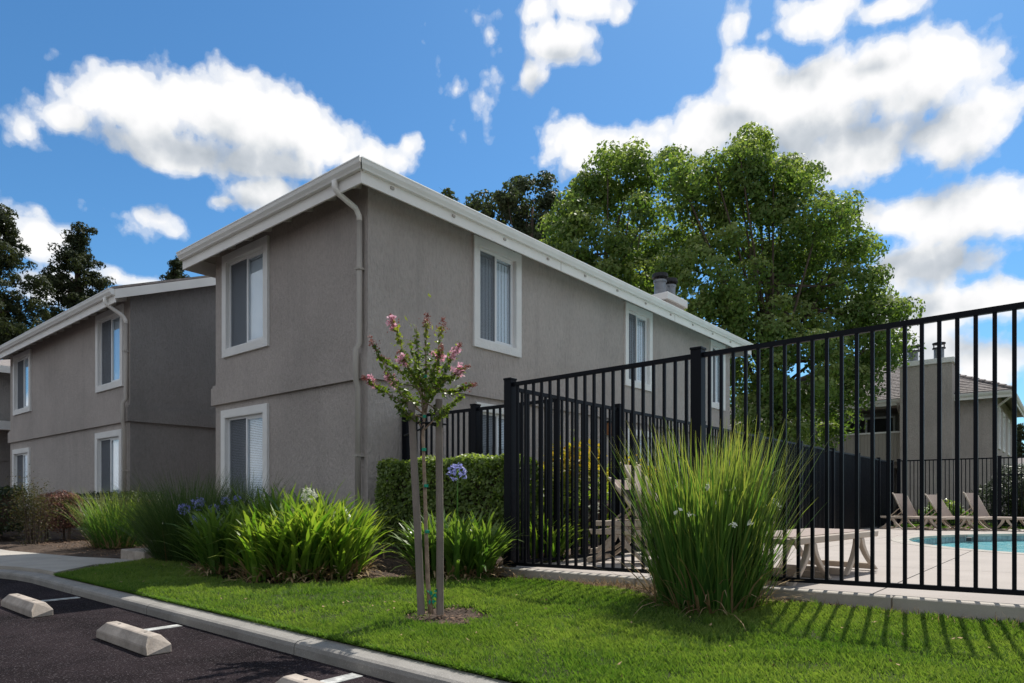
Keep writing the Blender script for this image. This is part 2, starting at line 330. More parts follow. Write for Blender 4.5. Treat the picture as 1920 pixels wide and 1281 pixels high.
def npmesh(name, v, q, rnd, hh, m, parent=None, loc=None, tri=False):
    """v (n,3) world, q (m,4|3) faces, rnd per face, hh per vertex"""
    base = BASE[parent.name] if parent is not None else Vector(loc or (0, 0, 0))
    v = np.asarray(v, np.float32) - np.array(base, np.float32); k = q.shape[1]
    me = bpy.data.meshes.new(name); me.vertices.add(len(v)); me.vertices.foreach_set('co', v.ravel())
    me.loops.add(q.size); me.loops.foreach_set('vertex_index', q.astype(np.int32).ravel())
    me.polygons.add(len(q)); me.polygons.foreach_set('loop_start', np.arange(0, q.size, k, dtype=np.int32))
    me.update(calc_edges=True)
    a = me.attributes.new('rnd', 'FLOAT', 'FACE'); a.data.foreach_set('value', np.asarray(rnd, np.float32))
    b = me.attributes.new('hh', 'FLOAT', 'POINT'); b.data.foreach_set('value', np.asarray(hh, np.float32))
    return link(name, me, m, parent, base)

def leafcloud(c, out, size, aspect=.5, tilt=.6, droop=0.):
    """one pointed four-cornered leaf per centre c, turned roughly to face 'out'"""
    n = len(c); nrm = out + N.normal(0, tilt, (n, 3)); nrm /= np.linalg.norm(nrm, axis=1, keepdims=True) + 1e-9
    r = N.normal(0, 1, (n, 3)); r[:, 2] -= droop; t = r - nrm * (r * nrm).sum(1, keepdims=True); t /= np.linalg.norm(t, axis=1, keepdims=True) + 1e-9
    b = np.cross(nrm, t); s = (size * N.uniform(.65, 1.3, n))[:, None]
    v = np.empty((n, 4, 3)); v[:, 0] = c - t * s * .5; v[:, 1] = c + b * s * aspect * .5 - nrm * s * .06; v[:, 2] = c + t * s * .5; v[:, 3] = c - b * s * aspect * .5 - nrm * s * .06
    q = np.arange(n * 4).reshape(n, 4); return v.reshape(-1, 3), q

def blades(base, az, tilt, length, width, bend, seg=5, power=1.6, prof='lance', side=None):
    """arching ribbons; returns verts, quads, per-vertex height"""
    n = len(base); base = np.asarray(base, float)
    hd = np.stack([np.cos(az), np.sin(az)], 1); wd = np.stack([-np.sin(az), np.cos(az)], 1)
    tw = N.normal(0, .25, n)
    v = np.empty((n, seg + 1, 2, 3)); p = base.copy(); ds = length / seg; hh = np.empty((n, seg + 1, 2))
    for i in range(seg + 1):
        s = i / seg
        if prof == 'lance': w = width * (.7 + .55 * s - .5 * s * s) * (1 - s ** 7) + width * .05
        else: w = width * (1 - s ** 2.2) + width * .05
        a2 = az + tw * s; wx = np.stack([-np.sin(a2), np.cos(a2), tw * .3], 1) * (np.asarray(w) * .5)[:, None]
        v[:, i, 0] = p - wx; v[:, i, 1] = p + wx; hh[:, i] = s
        th = tilt + bend * ((s + .5 / seg) ** power)
        p = p + np.stack([hd[:, 0] * np.sin(th), hd[:, 1] * np.sin(th), np.cos(th)], 1) * ds[:, None]
    idx = np.arange(n * (seg + 1) * 2).reshape(n, seg + 1, 2)
    q = np.stack([idx[:, :-1, 0], idx[:, :-1, 1], idx[:, 1:, 1], idx[:, 1:, 0]], -1).reshape(-1, 4)
    return v.reshape(-1, 3), q, hh.ravel()
def bladeobj(name, m, parent, seg, *a, **k):
    v, q, h = blades(*a, seg=seg, **k); n = len(q) // seg
    o = npmesh(name, v, q, np.repeat(N.random(n), seg), h, m, parent); o['kind'] = 'stuff'; return o

# ------------------------------------------------------------------ ground
def gz(x): return np.where(x < 6, -.09 + (np.clip(x, 2.3, 6) - 2.5) * .0257, -.012 * (x - 6))
def gzf(x): return float(gz(np.array(float(x))))
def lump(x, y): return .012 * np.sin(x * 2.1 + y * 1.3) + .01 * np.sin(y * 3.7 - x * 1.9) + .006 * np.sin(x * 7.3 + 1.7 * np.sin(y * 5))
def struct(name, g, m, label=None, parent=None, **k):
    o = part(name, g, m, parent, **k)
    if parent is None: o['kind'] = 'structure'
    if label: o['label'] = label
    return o
struct('ground', G().poly([(-900, -900, -.62), (900, -900, -.62), (900, 900, -.62), (-900, 900, -.62)]), M['soil'], 'open soil ground running to the horizon')
struct('parking_lot', G().box(-40, 2.36, -30, 60, -.6, -.18), M['asphalt'], 'dark asphalt of the parking lot in front of the kerb')
# parking stripes
for y, x0 in ((3.07, 1.98), (5.31, 2.03), (7.56, 2.0)):
    single('parking_stripe', G().box(x0, 2.31, y - .05, y + .05, -.2, -.176), M['paint'], (x0, y, -.18),
           {3.07: 'worn white stripe at the bottom edge, nearest the camera', 5.31: 'white stripe behind the middle concrete wheel stop', 7.56: 'shaded stripe behind the farthest wheel stop'}[y], 'road marking', 'white parking stripes at the kerb', kind='structure')
# kerb, in cast segments with open joints
kerb = bpy.data.objects.new('kerb', None); S.collection.objects.link(kerb); BASE['kerb'] = Vector((2.4, 4, -.18)); kerb.location = BASE['kerb']; tag(kerb, 'pale concrete kerb between asphalt and lawn', kind='structure')
ks = [-4.0, -1.6, .72, 2.0, 3.77, 6.03, 7.9, 9.25]
def kprof(cx, sc=1.):  # x offset, z
    return [(-.0, -.4), (.012, -.13), (.022, -.108), (.04, -.098), (.165, -.09), (.165, -.4)]
for a, b in zip(ks[:-1], ks[1:]):
    part('kerb_segment', G().prism(kprof(0), lambda p: (2.335 + p[0], a + .005, p[1]), lambda p: (2.335 + p[0], b - .005, p[1])), M['kerb'], kerb)
bend = [(2.335, 9.25), (2.30, 9.7), (2.22, 10.1), (2.05, 10.6), (1.9, 11.4), (1.85, 13), (1.85, 22), (1.85, 40)]
for (xa, a), (xb, b) in zip(bend[:-1], bend[1:]):
    part('kerb_segment', G().prism(kprof(0), lambda p: (xa + p[0], a + .002, p[1]), lambda p: (xb + p[0], b - .002, p[1])), M['kerb'], kerb)

# planting bed under everything
def sheet(name, x0, x1, y0, y1, st, zf, m, label, rough=0.):
    nx = max(2, int((x1 - x0) / st)); ny = max(2, int((y1 - y0) / st)); X, Y = np.meshgrid(np.linspace(x0, x1, nx), np.linspace(y0, y1, ny), indexing='ij')
    Z = zf(X, Y) + N.normal(0, 1, X.shape) * rough; v = np.stack([X, Y, Z], -1).reshape(-1, 3); i = np.arange(nx * ny).reshape(nx, ny)
    q = np.stack([i[:-1, :-1], i[1:, :-1], i[1:, 1:], i[:-1, 1:]], -1).reshape(-1, 4)
    o = npmesh(name, v, q, np.full(len(q), .5), np.zeros(len(v)), m); o['kind'] = 'structure'; o['label'] = label; o.data.shade_smooth(); return o
sheet('planting_bed', 2.5, 6.0, -4, 30, .07, lambda x, y: gz(x) - .022 + lump(x, y) * 1.2, M['soil'], 'dark mulched planting bed along the buildings', .006)
sheet('side_yard', 6.0, 60, 4.9, 60, 1.2, lambda x, y: gz(np.minimum(x, 26)) - .02, M['soil'], 'bare soil strip between the fence and the building')
sheet('back_yard', 24.9, 60, -40, 4.9, 1.2, lambda x, y: -.24 + 0 * x, M['turf'], 'grass ground beyond the pool deck')

LAWN = [(2.5, -3.0), (5.44, -3.0), (5.44, .24), (5.42, .6), (5.38, 1.0), (5.3, 1.4), (5.28, 1.8), (4.95, 2.5), (4.95, 2.8), (5.15, 3.25), (5.28, 3.8), (5.22, 4.4), (4.85, 4.75), (4.86, 5.2), (4.75, 5.5), (4.4, 5.55), (4.05, 5.58), (3.69, 5.7),
        (3.5, 6.2), (3.42, 6.8), (3.5, 7.4), (3.72, 8.1), (3.95, 9.1), (3.73, 9.56), (3.15, 9.62), (2.6, 9.1), (2.5, 8.95)]
def inpoly(x, y, P):
    r = np.zeros(x.shape, bool); n = len(P)
    for i in range(n):
        x1, y1 = P[i]; x2, y2 = P[(i + 1) % n]
        c = ((y1 > y) != (y2 > y)); 
        with np.errstate(divide='ignore', invalid='ignore'): r ^= c & (x < (x2 - x1) * (y - y1) / (y2 - y1 + 1e-12) + x1)
    return r
def pit(x, y):   # bare soil ring round the young tree
    return ((x - 3.52) / .30) ** 2 + ((y - 3.58) / .26) ** 2 + .35 * np.sin(x * 21 + y * 9) * np.sin(y * 17 - x * 6)
def lawnz(x, y): return gz(x) + .008 + lump(x, y) - .05 * np.exp(-pit(x, y) * 1.2)
stp = .06; gx = np.arange(2.5, 5.5, stp); gy = np.arange(-3, 9.7, stp); X, Y = np.meshgrid(gx, gy, indexing='ij')
keep = inpoly(X, Y, LAWN) & (pit(X, Y) > 1); i = np.arange(X.size).reshape(X.shape)
k = keep[:-1, :-1] & keep[1:, :-1] & keep[1:, 1:] & keep[:-1, 1:]
q = np.stack([i[:-1, :-1], i[1:, :-1], i[1:, 1:], i[:-1, 1:]], -1)[k]
o = npmesh('lawn', np.stack([X, Y, lawnz(X, Y)], -1).reshape(-1, 3), q, np.full(len(q), .5), np.zeros(X.size), M['turf']); o['kind'] = 'structure'; o['label'] = 'mown green lawn between kerb and fence'
def lawn_blades(name, n, y0, y1, lmin, lmax, w, label):
    x = N.uniform(2.5, 5.46, n); y = N.uniform(y0, y1, n)
    f = .5 + .5 * np.sin(x * 9 + 3 * np.sin(y * 4.1)) * np.sin(y * 7.7 + 2 * np.sin(x * 5.3))
    k = inpoly(x, y, LAWN) & (pit(x, y) > N.uniform(.5, 1.9, n)) & (N.random(n) < .62 + .38 * f); x, y, f = x[k], y[k], f[k]; n = len(x)
    z = lawnz(x, y) - .006; az = N.uniform(0, 2 * pi, n); tl = np.abs(N.normal(0, .42, n)); L = N.uniform(lmin, lmax, n) * (.7 + .6 * f); ww = w * N.uniform(.7, 1.3, n)
    b = np.stack([x, y, z], 1); hd = np.stack([np.cos(az) * np.sin(tl), np.sin(az) * np.sin(tl), np.cos(tl)], 1); wd = np.stack([-np.sin(az), np.cos(az), 0 * az], 1) * ww[:, None] * .5
    v = np.empty((n, 4, 3)); v[:, 0] = b - wd; v[:, 1] = b + wd; mid = b + hd * L[:, None] * .6; v[:, 2] = mid + wd * .8; tp = b + hd * L[:, None]; tp[:, 2] -= L * tl * .25; tp[:, :2] += (np.stack([np.cos(az), np.sin(az)], 1) * (L * .25)[:, None]); v[:, 3] = tp
    hh = np.tile([0, 0, .55, .95], n); clump = .5 + .5 * np.sin(x * 3.1 + 1.3 * y) * np.sin(y * 2.3 - x)
    o = npmesh(name, v.reshape(-1, 3), np.arange(n * 4).reshape(n, 4), np.clip(N.random(n) * .6 + .75 * clump - .2, 0, 1), hh, M['grass'])
    tag(o, label, 'grass', kind='stuff')
lawn_blades('grass', 190000, -.6, 4.2, .022, .05, .0038, 'short green grass of the lawn before the fence')
lawn_blades('grass', 110000, 4.2, 9.7, .022, .048, .005, 'short green grass of the lawn before the planting bed')
lawn_blades('grass', 22000, -3, -.6, .022, .05, .006, 'lawn grass past the right edge of the picture')
nw = 11000; x = N.uniform(2.5, 5.44, nw); y = N.uniform(-2, 9.6, nw); f = np.sin(x * 3.9 + 2 * np.sin(y * 2.7)) * np.sin(y * 3.3 + 1.7 * np.sin(x * 2.9)); k = inpoly(x, y, LAWN) & (f > N.uniform(.0, 1., nw)); x, y = x[k], y[k]; nw = len(x)
v, q, h = blades(np.stack([x, y, lawnz(x, y)], 1), N.uniform(0, 2 * pi, nw), N.uniform(.3, 1.3, nw), N.uniform(.02, .05, nw), np.full(nw, .0035), N.uniform(0, .6, nw), seg=1)
o = npmesh('dry_grass', v, q, N.random(nw), h, M['straw']); tag(o, 'thin dry straw patches among the lawn grass', 'grass', kind='stuff')
nw = 220; x = N.uniform(2.55, 5.4, nw); y = N.uniform(-1.5, 9, nw); k = inpoly(x, y, LAWN); c = np.stack([x, y, lawnz(x, y) + .03], 1)[k]; v, q = leafcloud(c, np.tile([0, 0, 1.], (len(c), 1)), .03, .5, .5)
o = npmesh('fallen_leaves', v, q, N.random(len(q)), np.zeros(len(v)), M['dry']); tag(o, 'small dead leaves fallen on the lawn', 'leaves', kind='stuff')
nw = 700; x = N.uniform(2.6, 5.4, nw); y = N.uniform(-.5, 9, nw); k = inpoly(x, y, LAWN) & (pit(x, y) > 2); x, y = x[k], y[k]; nt_ = len(x); x = np.repeat(x, 26) + N.normal(0, .02, nt_ * 26); y = np.repeat(y, 26) + N.normal(0, .02, nt_ * 26); nw = len(x)
v, q, h = blades(np.stack([x, y, lawnz(x, y)], 1), N.uniform(0, 2 * pi, nw), N.uniform(.0, .7, nw), N.uniform(.04, .075, nw), np.full(nw, .004), N.uniform(0, .9, nw), seg=2)
o = npmesh('grass_tufts', v, q, np.repeat(N.random(nw) * .6, 2), h, M['grass']); tag(o, 'longer darker tufts standing up in the lawn', 'grass', kind='stuff')
# shaggy lip of turf hanging over the kerb
n = 16000; y = N.uniform(-2.5, 9.0, n); x = 2.50 + np.abs(N.normal(0, .018, n)); az = N.normal(pi, .9, n)
L = N.uniform(.02, .05, n); bladeobj_v = blades(np.stack([x, y, gz(x) + .004], 1), az, N.uniform(.2, 1.1, n), L, np.full(n, .0055), N.uniform(.2, .8, n), seg=2)
o = npmesh('grass_edge', bladeobj_v[0], bladeobj_v[1], np.repeat(N.random(n) * .5, 2), bladeobj_v[2] * .5, M['grass']); tag(o, 'dense clipped grass edge along the kerb', 'grass', kind='stuff')

# bark chips and leaf litter
n = 9000; x = N.uniform(2.6, 6.0, n); y = N.uniform(4.6, 16, n); k = (~inpoly(x, y, LAWN)) & ~((x < 3.75) & (y > 9.6)); x, y = x[k], y[k]
x2 = N.normal(3.52, .2, 170); y2 = N.normal(3.58, .16, 170); x3 = N.uniform(5.2, 5.47, 1800); y3 = N.uniform(-.5, 4.6, 1800); x = np.concatenate([x, x2, x3]); y = np.concatenate([y, y2, y3])
c = np.stack([x, y, gz(x) - .012 + lump(x, y) * 1.2 + N.uniform(0, .018, len(x))], 1)
v, q = leafcloud(c, np.tile([0, 0, 1.], (len(c), 1)), .034, .45, .35)
o = npmesh('bark_chips', v, q, N.random(len(q)), np.zeros(len(v)), M['chip']); tag(o, 'bark chips and dead leaves scattered on the bed', 'mulch', kind='stuff')
# dried straw at the foot of the curb
n = 1500; y = np.concatenate([N.uniform(.0, 4.5, 700), N.normal(3.1, .35, 800)]); x = N.uniform(5.22, 5.47, n)
v, q, h = blades(np.stack([x, y, gz(x) - .0], 1), N.uniform(0, 2 * pi, n), N.uniform(.4, 1.5, n), N.uniform(.03, .12, n), np.full(n, .004), N.uniform(0, .6, n), seg=2)
o = npmesh('dry_weeds', v, q, np.repeat(N.random(n), 2), h, M['straw']); tag(o, 'dried brown weeds at the foot of the deck curb', 'weeds', kind='stuff')

# walkway to the steps
wz = -.05
wk = bpy.data.objects.new('walkway', None); S.collection.objects.link(wk); BASE['walkway'] = Vector((3, 11, wz)); wk.location = BASE['walkway']; tag(wk, 'concrete walkway from the kerb to the steps', kind='structure')
def slabpoly(pts, z0, z1): 
    g = G(); n = len(pts); k = 0; g.v = [(x, y, z0) for x, y in pts] + [(x, y, z1) for x, y in pts]
    for i in range(n): j = (i + 1) % n; g.f.append((i, j, n + j, n + i))
    g.f.append(tuple(range(n - 1, -1, -1))); g.f.append(tuple(range(n, 2 * n))); return g
for P in ([(2.52, 9.02), (3.12, 9.66), (3.1, 11.0), (2.08, 11.0), (2.2, 10.66), (2.4, 10.1), (2.5, 9.5)], [(3.13, 9.67), (3.80, 9.62), (3.62, 10.35), (3.4, 11.0), (3.11, 11.0)], [(2.07, 11.01), (3.39, 11.01), (3.05, 13.1), (2.03, 13.1)], [(2.03, 13.11), (3.04, 13.11), (2.95, 16), (2.03, 16)], [(2.03, 16.01), (2.95, 16.01), (2.95, 21), (2.03, 21)], [(2.03, 21.01), (2.95, 21.01), (2.95, 40), (2.03, 40)]):
    part('walk_slab', slabpoly(P, -.3, wz), M['concrete'], wk)
st = root('garden_steps', (3.9, 10, -.05), 'two low concrete steps between the green and the dark grass clumps', 'steps')
part('step', G().box(3.68, 4.1, 9.55, 10.35, -.1, .08), M['stop'], st, bevel=.012)
part('step', G().box(4.02, 4.5, 9.5, 10.2, .081, .21), M['stop'], st, bevel=.012)

# ------------------------------------------------------------------ buildings
def mapL(X, ysign=-1):   # a face looking to -X; u runs to the right seen from outside (-Y)
    return lambda u, n, z: (X - n, -u, z)
def mapR(Y):             # a face looking to -Y; u = X
    return lambda u, n, z: (u, Y - n, z)
def lbox(g, f, u0, u1, n0, n1, z0, z1):
    return g.hexa([f(u0, n0, z0), f(u1, n0, z0), f(u1, n1, z0), f(u0, n1, z0), f(u0, n0, z1), f(u1, n0, z1), f(u1, n1, z1), f(u0, n1, z1)])
def wallface(g, f, u0, u1, z0, z1, holes, n=0):
    us = sorted({u0, u1, *[h[0] for h in holes], *[h[1] for h in holes]}); zs = sorted({z0, z1, *[h[2] for h in holes], *[h[3] for h in holes]})
    for a, b in zip(us[:-1], us[1:]):
        for c, d in zip(zs[:-1], zs[1:]):
            cu, cz = (a + b) / 2, (c + d) / 2
            if any(h[0] < cu < h[1] and h[2] < cz < h[3] for h in holes): continue
            g.poly([f(a, n, c), f(b, n, c), f(b, n, d), f(a, n, d)])
TR = .135
def hole(w): return (w[0] + TR, w[1] - TR, w[2] + TR, w[3] - TR)
def window(parent, f, w, blind='v', dark_left=True, half=None, label=None):
    u0, u1, z0, z1 = w; a, b, c, d = hole(w)
    g = G(); prof = lambda lo, hi: None
    for q in ((u0, u1, d, z1), (u0, u1, z0, c), (u0, a, c, d), (b, u1, c, d)): lbox(g, f, q[0], q[1], -.0, .045, q[2], q[3])
    for q in ((a - .0, b + .0, d - .012, d, ), (a, b, c, c + .012), (a, a + .012, c + .012, d - .012), (b - .012, b, c + .012, d - .012)): lbox(g, f, q[0], q[1], -.075, .041, q[2], q[3])
    win = part('window', g, M['trim'], parent, bevel=0, label=label)
    a += .013; b -= .013; c += .013; d -= .013; fr = .038; mid = (a + b) / 2
    g = G()
    for q in ((a, b, d - fr, d), (a, b, c, c + fr), (a, a + fr, c + fr, d - fr), (b - fr, b, c + fr, d - fr), (mid - .022, mid + .022, c + fr, d - fr)): lbox(g, f, q[0], q[1], -.072, -.03, q[2], q[3])
    # right sash stands a little proud
    for q in ((mid - .02, b - fr, d - fr - .028, d - fr), (mid - .02, b - fr, c + fr, c + fr + .028), (b - fr - .026, b - fr, c + fr + .028, d - fr - .028)): lbox(g, f, q[0], q[1], -.058, -.034, q[2], q[3])
    part('frame', g, M['vinyl'], win)
    for p0, p1, nn in ((a + fr, mid - .022, -.062), (mid + .022, b - fr - .026, -.052)):
        part('pane', lbox(G(), f, p0, p1, nn - .004, nn, c + fr, d - fr), M['glass'], win)
    if dark_left:
        g = G(); s0, s1, t0, t1 = a + fr, mid - .022, c + fr, d - fr    # fly screen: fine crossing threads in front of the left pane
        ns = int((s1 - s0) / .012)
        for i in range(ns): x = s0 + (i + .5) * (s1 - s0) / ns; lbox(g, f, x - .0026, x + .0026, -.046, -.044, t0, t1)
        part('fly_screen', g, M['screen'], win, kind='stuff')
    g = G()
    if blind == 'v':
        ns = int((b - a) / .085)
        for i in range(ns):
            x = a + .02 + i * .085; an = .55
            g.poly([f(x, -.088, c + .03), f(x + .087, -.088 - .012, c + .03), f(x + .087, -.088 - .012, d - .1), f(x, -.088, d - .1)])
        lbox(g, f, a, b, -.16, -.09, d - .08, d - .03)
    else:
        ns = int((d - c) / .03)
        for i in range(ns):
            z = c + .02 + i * .03; g.poly([f(a + .01, -.085, z), f(b - .01, -.085, z), f(b - .01, -.10, z + .024), f(a + .01, -.10, z + .024)])
    part('blind', g, M['blind'], win, kind='stuff')
    g = G(); D = -.9
    a -= .02; b += .02; c -= .02; d += .02
    g.poly([f(a, D, c), f(b, D, c), f(b, D, d), f(a, D, d)]).poly([f(a, -.08, c), f(b, -.08, c), f(b, D, c), f(a, D, c)]).poly([f(a, -.08, d), f(b, -.08, d), f(b, D, d), f(a, D, d)])
    g.poly([f(a, -.08, c), f(a, D, c), f(a, D, d), f(a, -.08, d)]).poly([f(b, -.08, c), f(b, D, c), f(b, D, d), f(b, -.08, d)])
    part('interior', g, M['room'], win)
    return win
def gutter_prof(): return [(0, 0), (0, .13), (.118, .13), (.122, .115), (.112, .10), (.10, .06), (.07, .02), (.06, 0)]   # out from fascia, up

# --- the corner building
hx0, hx1, hy0, hy1 = 6.02, 19.3, 7.76, 12.32
ex0, ex1, ey0, ey1 = 5.60, 19.95, 7.36, 12.75     # fascia line
house = root('apartment_building', (6.02, 7.76, 0), 'two-storey taupe stucco building with its corner towards the camera', 'building')
WL = [(-12.0, -10.42, 3.38, 5.25), (-12.04, -10.43, .55, 2.41)]
WR = [(8.21, 9.47, 3.37, 5.25), (13.19, 14.46, 3.35, 5.24), (17.83, 18.87, 3.33, 5.23), (8.27, 9.49, .55, 2.43), (13.23, 14.6, .2, 2.38)]
fL, fR = mapL(hx0), mapR(hy0)
g = G(); ztop = 5.46
wallface(g, fL, -hy1, -hy0, -.05, ztop, [hole(w) for w in WL]); wallface(g, fR, hx0, hx1, -.05, ztop, [hole(w) for w in WR])
g.poly([(hx1, hy0, -.05), (hx1, hy1, -.05), (hx1, hy1, ztop), (hx1, hy0, ztop)]).poly([(hx0, hy1, -.05), (hx0, hy1, ztop), (hx1, hy1, ztop), (hx1, hy1, -.05)])
part('wall', g, M['stucco'], house)
def band(parent, x0, x1, y0, y1, z0=2.53, z1=2.9, pr=.06, m='stucco', m2=None):
    for (a, b, c, d) in ((x0 - pr, x1 + pr, y0 - pr, y0 - .001), (x0 - pr, x0 - .001, y0, y1), (x1 + .001, x1 + pr, y0, y1), (x0 - pr, x1 + pr, y1 + .001, y1 + pr)):
        g = G(); g.box(a, b, c, d, z0, z1 - .05)
        # weathered top slope towards the wall
        part('band', g.box(a + (.02 if a < x0 else 0), b - (.02 if b > x1 else 0), c + (.02 if c < y0 else 0), d - (.02 if d > y1 else 0), z1 - .0499, z1), M[m2 if (m2 and d - c < .1) else m], parent)
band(house, hx0, hx1, hy0, hy1)
g = G().box(hx0 - .02, hx1 + .02, hy0 - .02, hy0 - .002, -.2, .075).box(hx0 - .02, hx0 - .002, hy0, hy1, -.2, .075)
part('foundation', g, M['foundation'], house)
for i, w in enumerate(WL): window(house, fL, w, 'h' if i else 'v', label=None)
for i, w in enumerate(WR): window(house, fR, w, 'v' if i < 3 else 'h')
def hip_roof(parent, ex0, ex1, ey0, ey1, ze, pitch, th=.05, lip=.05, m='shingle'):
    a0, a1, b0, b1 = ex0 - lip, ex1 + lip, ey0 - lip, ey1 + lip; hw = (b1 - b0) / 2; zr = ze + hw * pitch; r0, r1 = a0 + hw, a1 - hw; yc = (b0 + b1) / 2
    for dz, nm, mm in ((0, 'roof', M[m]), (-th, 'soffit', M['soffit'])):
        g = G(); z = ze + dz
        g.poly([(a0, b0, z), (a1, b0, z), (r1, yc, zr + dz), (r0, yc, zr + dz)]).poly([(a1, b1, z), (a0, b1, z), (r0, yc, zr + dz), (r1, yc, zr + dz)])
        g.poly([(a0, b1, z), (a0, b0, z), (r0, yc, zr + dz)]).poly([(a1, b0, z), (a1, b1, z), (r1, yc, zr + dz)])
        if dz == 0:
            for (p, q) in (((a0, b0), (a1, b0)), ((a1, b0), (a1, b1)), ((a1, b1), (a0, b1)), ((a0, b1), (a0, b0))): g.poly([(*p, ze), (*q, ze), (*q, ze - th), (*p, ze - th)])
        part(nm, g, mm, parent)
    return zr, yc, r0, r1
hip_roof(house, ex0, ex1, ey0, ey1, 5.385, .32)
FZ0, FZ1 = 5.075, 5.33
def fascia_run(parent, axis, c, a, b, out, z0=FZ0, z1=FZ1, gut=True, gz0=5.235, t=.028, miter=(0, 0)):
    """axis 'x' or 'y': the board runs along that axis at the other coordinate c; out = +-1 outward"""
    g = G()
    if axis == 'x': g.box(a, b, min(c, c - out * t), max(c, c - out * t), z0, z1)
    else: g.box(min(c, c - out * t), max(c, c - out * t), a, b, z0, z1)
    part('fascia', g, M['fascia'], parent)
    if gut:
        pr = gutter_prof(); e = .002
        def fa(p, end, s): 
            m_ = (miter[0] if s < 0 else miter[1]) * p[0]; v = end + s * m_
            return (v, c + out * (p[0] + e), gz0 + p[1]) if axis == 'x' else (c + out * (p[0] + e), v, gz0 + p[1])
        part('gutter', G().prism(pr, lambda p: fa(p, a, -1), lambda p: fa(p, b, 1)), M['gutter'], parent)
fascia_run(house, 'y', ex0, ey0, ey1, -1, miter=(1, 0))
fascia_run(house, 'x', ey0, ex0 + .029, ex1, -1, miter=(1, 0))
part('fascia', G().box(ex1 - .028, ex1, ey0 + .001, ey1 - .03, FZ0, FZ1), M['fascia'], house)
part('fascia', G().box(ex0 + .03, ex1, ey1 - .028, ey1, FZ0, FZ1), M['fascia'], house)
raf = None
def rafters(parent, kind, lo, hi, c0, c1, z0, z1, step=.61, w=.045, h=.13):
    n = int((hi - lo) / step)
    for i in range(n + 1):
        s = lo + i * step; g = G()
        if kind == 'y': g.hexa([(c0, s, z0 - h), (c1, s, z1 - h), (c1, s + w, z1 - h), (c0, s + w, z0 - h), (c0, s, z0), (c1, s, z1), (c1, s + w, z1), (c0, s + w, z0)])
        else: g.hexa([(s, c0, z0 - h), (s, c1, z1 - h), (s + w, c1, z1 - h), (s + w, c0, z0 - h), (s, c0, z0), (s, c1, z1), (s + w, c1, z1), (s + w, c0, z0)])
        part('rafter_tail', g, M['fascia'], parent)
rafters(house, 'y', 7.9, 12.3, ex0 + .03, hx0 - .002, 5.32, 5.44)
rafters(house, 'x', 6.3, 19.2, ey0 + .03, hy0 - .002, 5.32, 5.44, 1.22)
for i in range(11):   # small strap hangers under the gutter
    part('gutter_strap', G().box(6.1 + i * 1.22, 6.16 + i * 1.22, ey0 - .02, ey0 - .001, 5.165, 5.2), M['spout'], house)
for x in (10.2, 14.9): part('fascia_joint', G().box(x, x + .008, ey0 - .0035, ey0 - .0, 5.08, 5.232), M['spout'], house)
def downspout(parent, xw, xg, y, zg, zw, ztop_band, zbot, r=.042):
    top = [(xg, y, zg), (xg, y, zg - .08), (xg + .02, y, zg - .12)]
    g = G().tube([(xg, y, zg + .0), (xg, y, zg - .10), (xg + .05, y, zg - .15), (xw - .07, y, zw + .05), (xw - .01, y, zw - .04), (xw, y, zw - .12)], r, 8)
    part('downspout_elbow', g, M['fascia'], parent, smooth=True, label='pale painted elbow of the downspout')
    g = G().tube([(xw, y, zw - .11), (xw, y, ztop_band + .1), (xw - .065, y, ztop_band), (xw - .065, y, 2.5), (xw - .03, y, 2.4), (xw - .03, y, zbot)], r * 1.02, 8)
    part('downspout', g, M['spout'], parent, smooth=True)
    for z in (4.1, 1.4): part('pipe_strap', G().box(xw - (.05 if z > 3 else .08), xw + .05, y - .05, y + .05, z, z + .03), M['spout'], parent)
downspout(house, 5.965, ex0 - .06, 7.88, 5.23, 4.92, 2.94, .08)
# chimney behind the eave
zc = 6.47
ch = part('chimney', G().box(17.15, 18.25, 8.72, 9.9, 5.4, zc - .1), M['stucco'], house)
part('chimney_cap', G().box(17.07, 18.33, 8.64, 9.98, zc - .1, zc + .1), M['trim'], ch, bevel=.01)
for x, y in ((17.4, 9.05), (18.0, 9.05)):
    g = G().tube([(x, y, zc + .1), (x, y, zc + .52)], .165, 16); g.tube([(x, y, zc + .50), (x, y, zc + .56)], .19, 16)
    part('flue', g, M['metal'], ch, smooth=False)
    g = G().tube([(x, y, zc + .64), (x, y, zc + .74)], [.235, .22], 16)
    for k in range(4): a = k * pi / 2 + .4; g.box(x + .17 * cos(a) - .01, x + .17 * cos(a) + .01, y + .17 * sin(a) - .01, y + .17 * sin(a) + .01, zc + .56, zc + .65)
    part('flue_cap', g, M['soot'], ch)
lamp = part('wall_lamp', G().box(12.42, 12.6, 7.66, 7.75, 2.16, 2.44), M['lampglass'], house, bevel=.02)
part('lamp_cap', G().box(12.40, 12.62, 7.64, 7.75, 2.441, 2.47), M['soot'], lamp)

# --- the wing further left: gable end towards the camera, taller side in shade
wx0, wx1, wy0, wy1 = 6.0, 16.0, 16.31, 25.9
wing = root('apartment_building', (6.0, 16.3, 0), 'stucco building on the left with a gabled dark side wall', 'building')
WW = [(-18.34, -16.66, 3.37, 5.25), (-18.38, -16.72, .7, 2.38), (-25.45, -23.68, 3.37, 5.22), (-25.5, -23.77, .7, 2.3)]
f = mapL(wx0); g = G(); pit_ = .37; wex = 5.58; wez = 5.385; xr = 11.0; wzr = wez + (xr - wex) * pit_
wallface(g, f, -wy1, -wy0, -.05, 5.5, [hole(w) for w in WW])
part('wall', g, M['stucco'], wing)
for y in (wy0, wy1): part('gable_wall', G().poly([(wx0, y, -.05), (wx1, y, -.05), (wx1, y, 5.5), (xr, y, wzr - .05), (wx0, y, 5.5)]), M['stucco_shaded'], wing)
for w in WW: window(wing, f, w, 'v')
band(wing, wx0, wx1, wy0, wy1, m2='stucco_shaded')
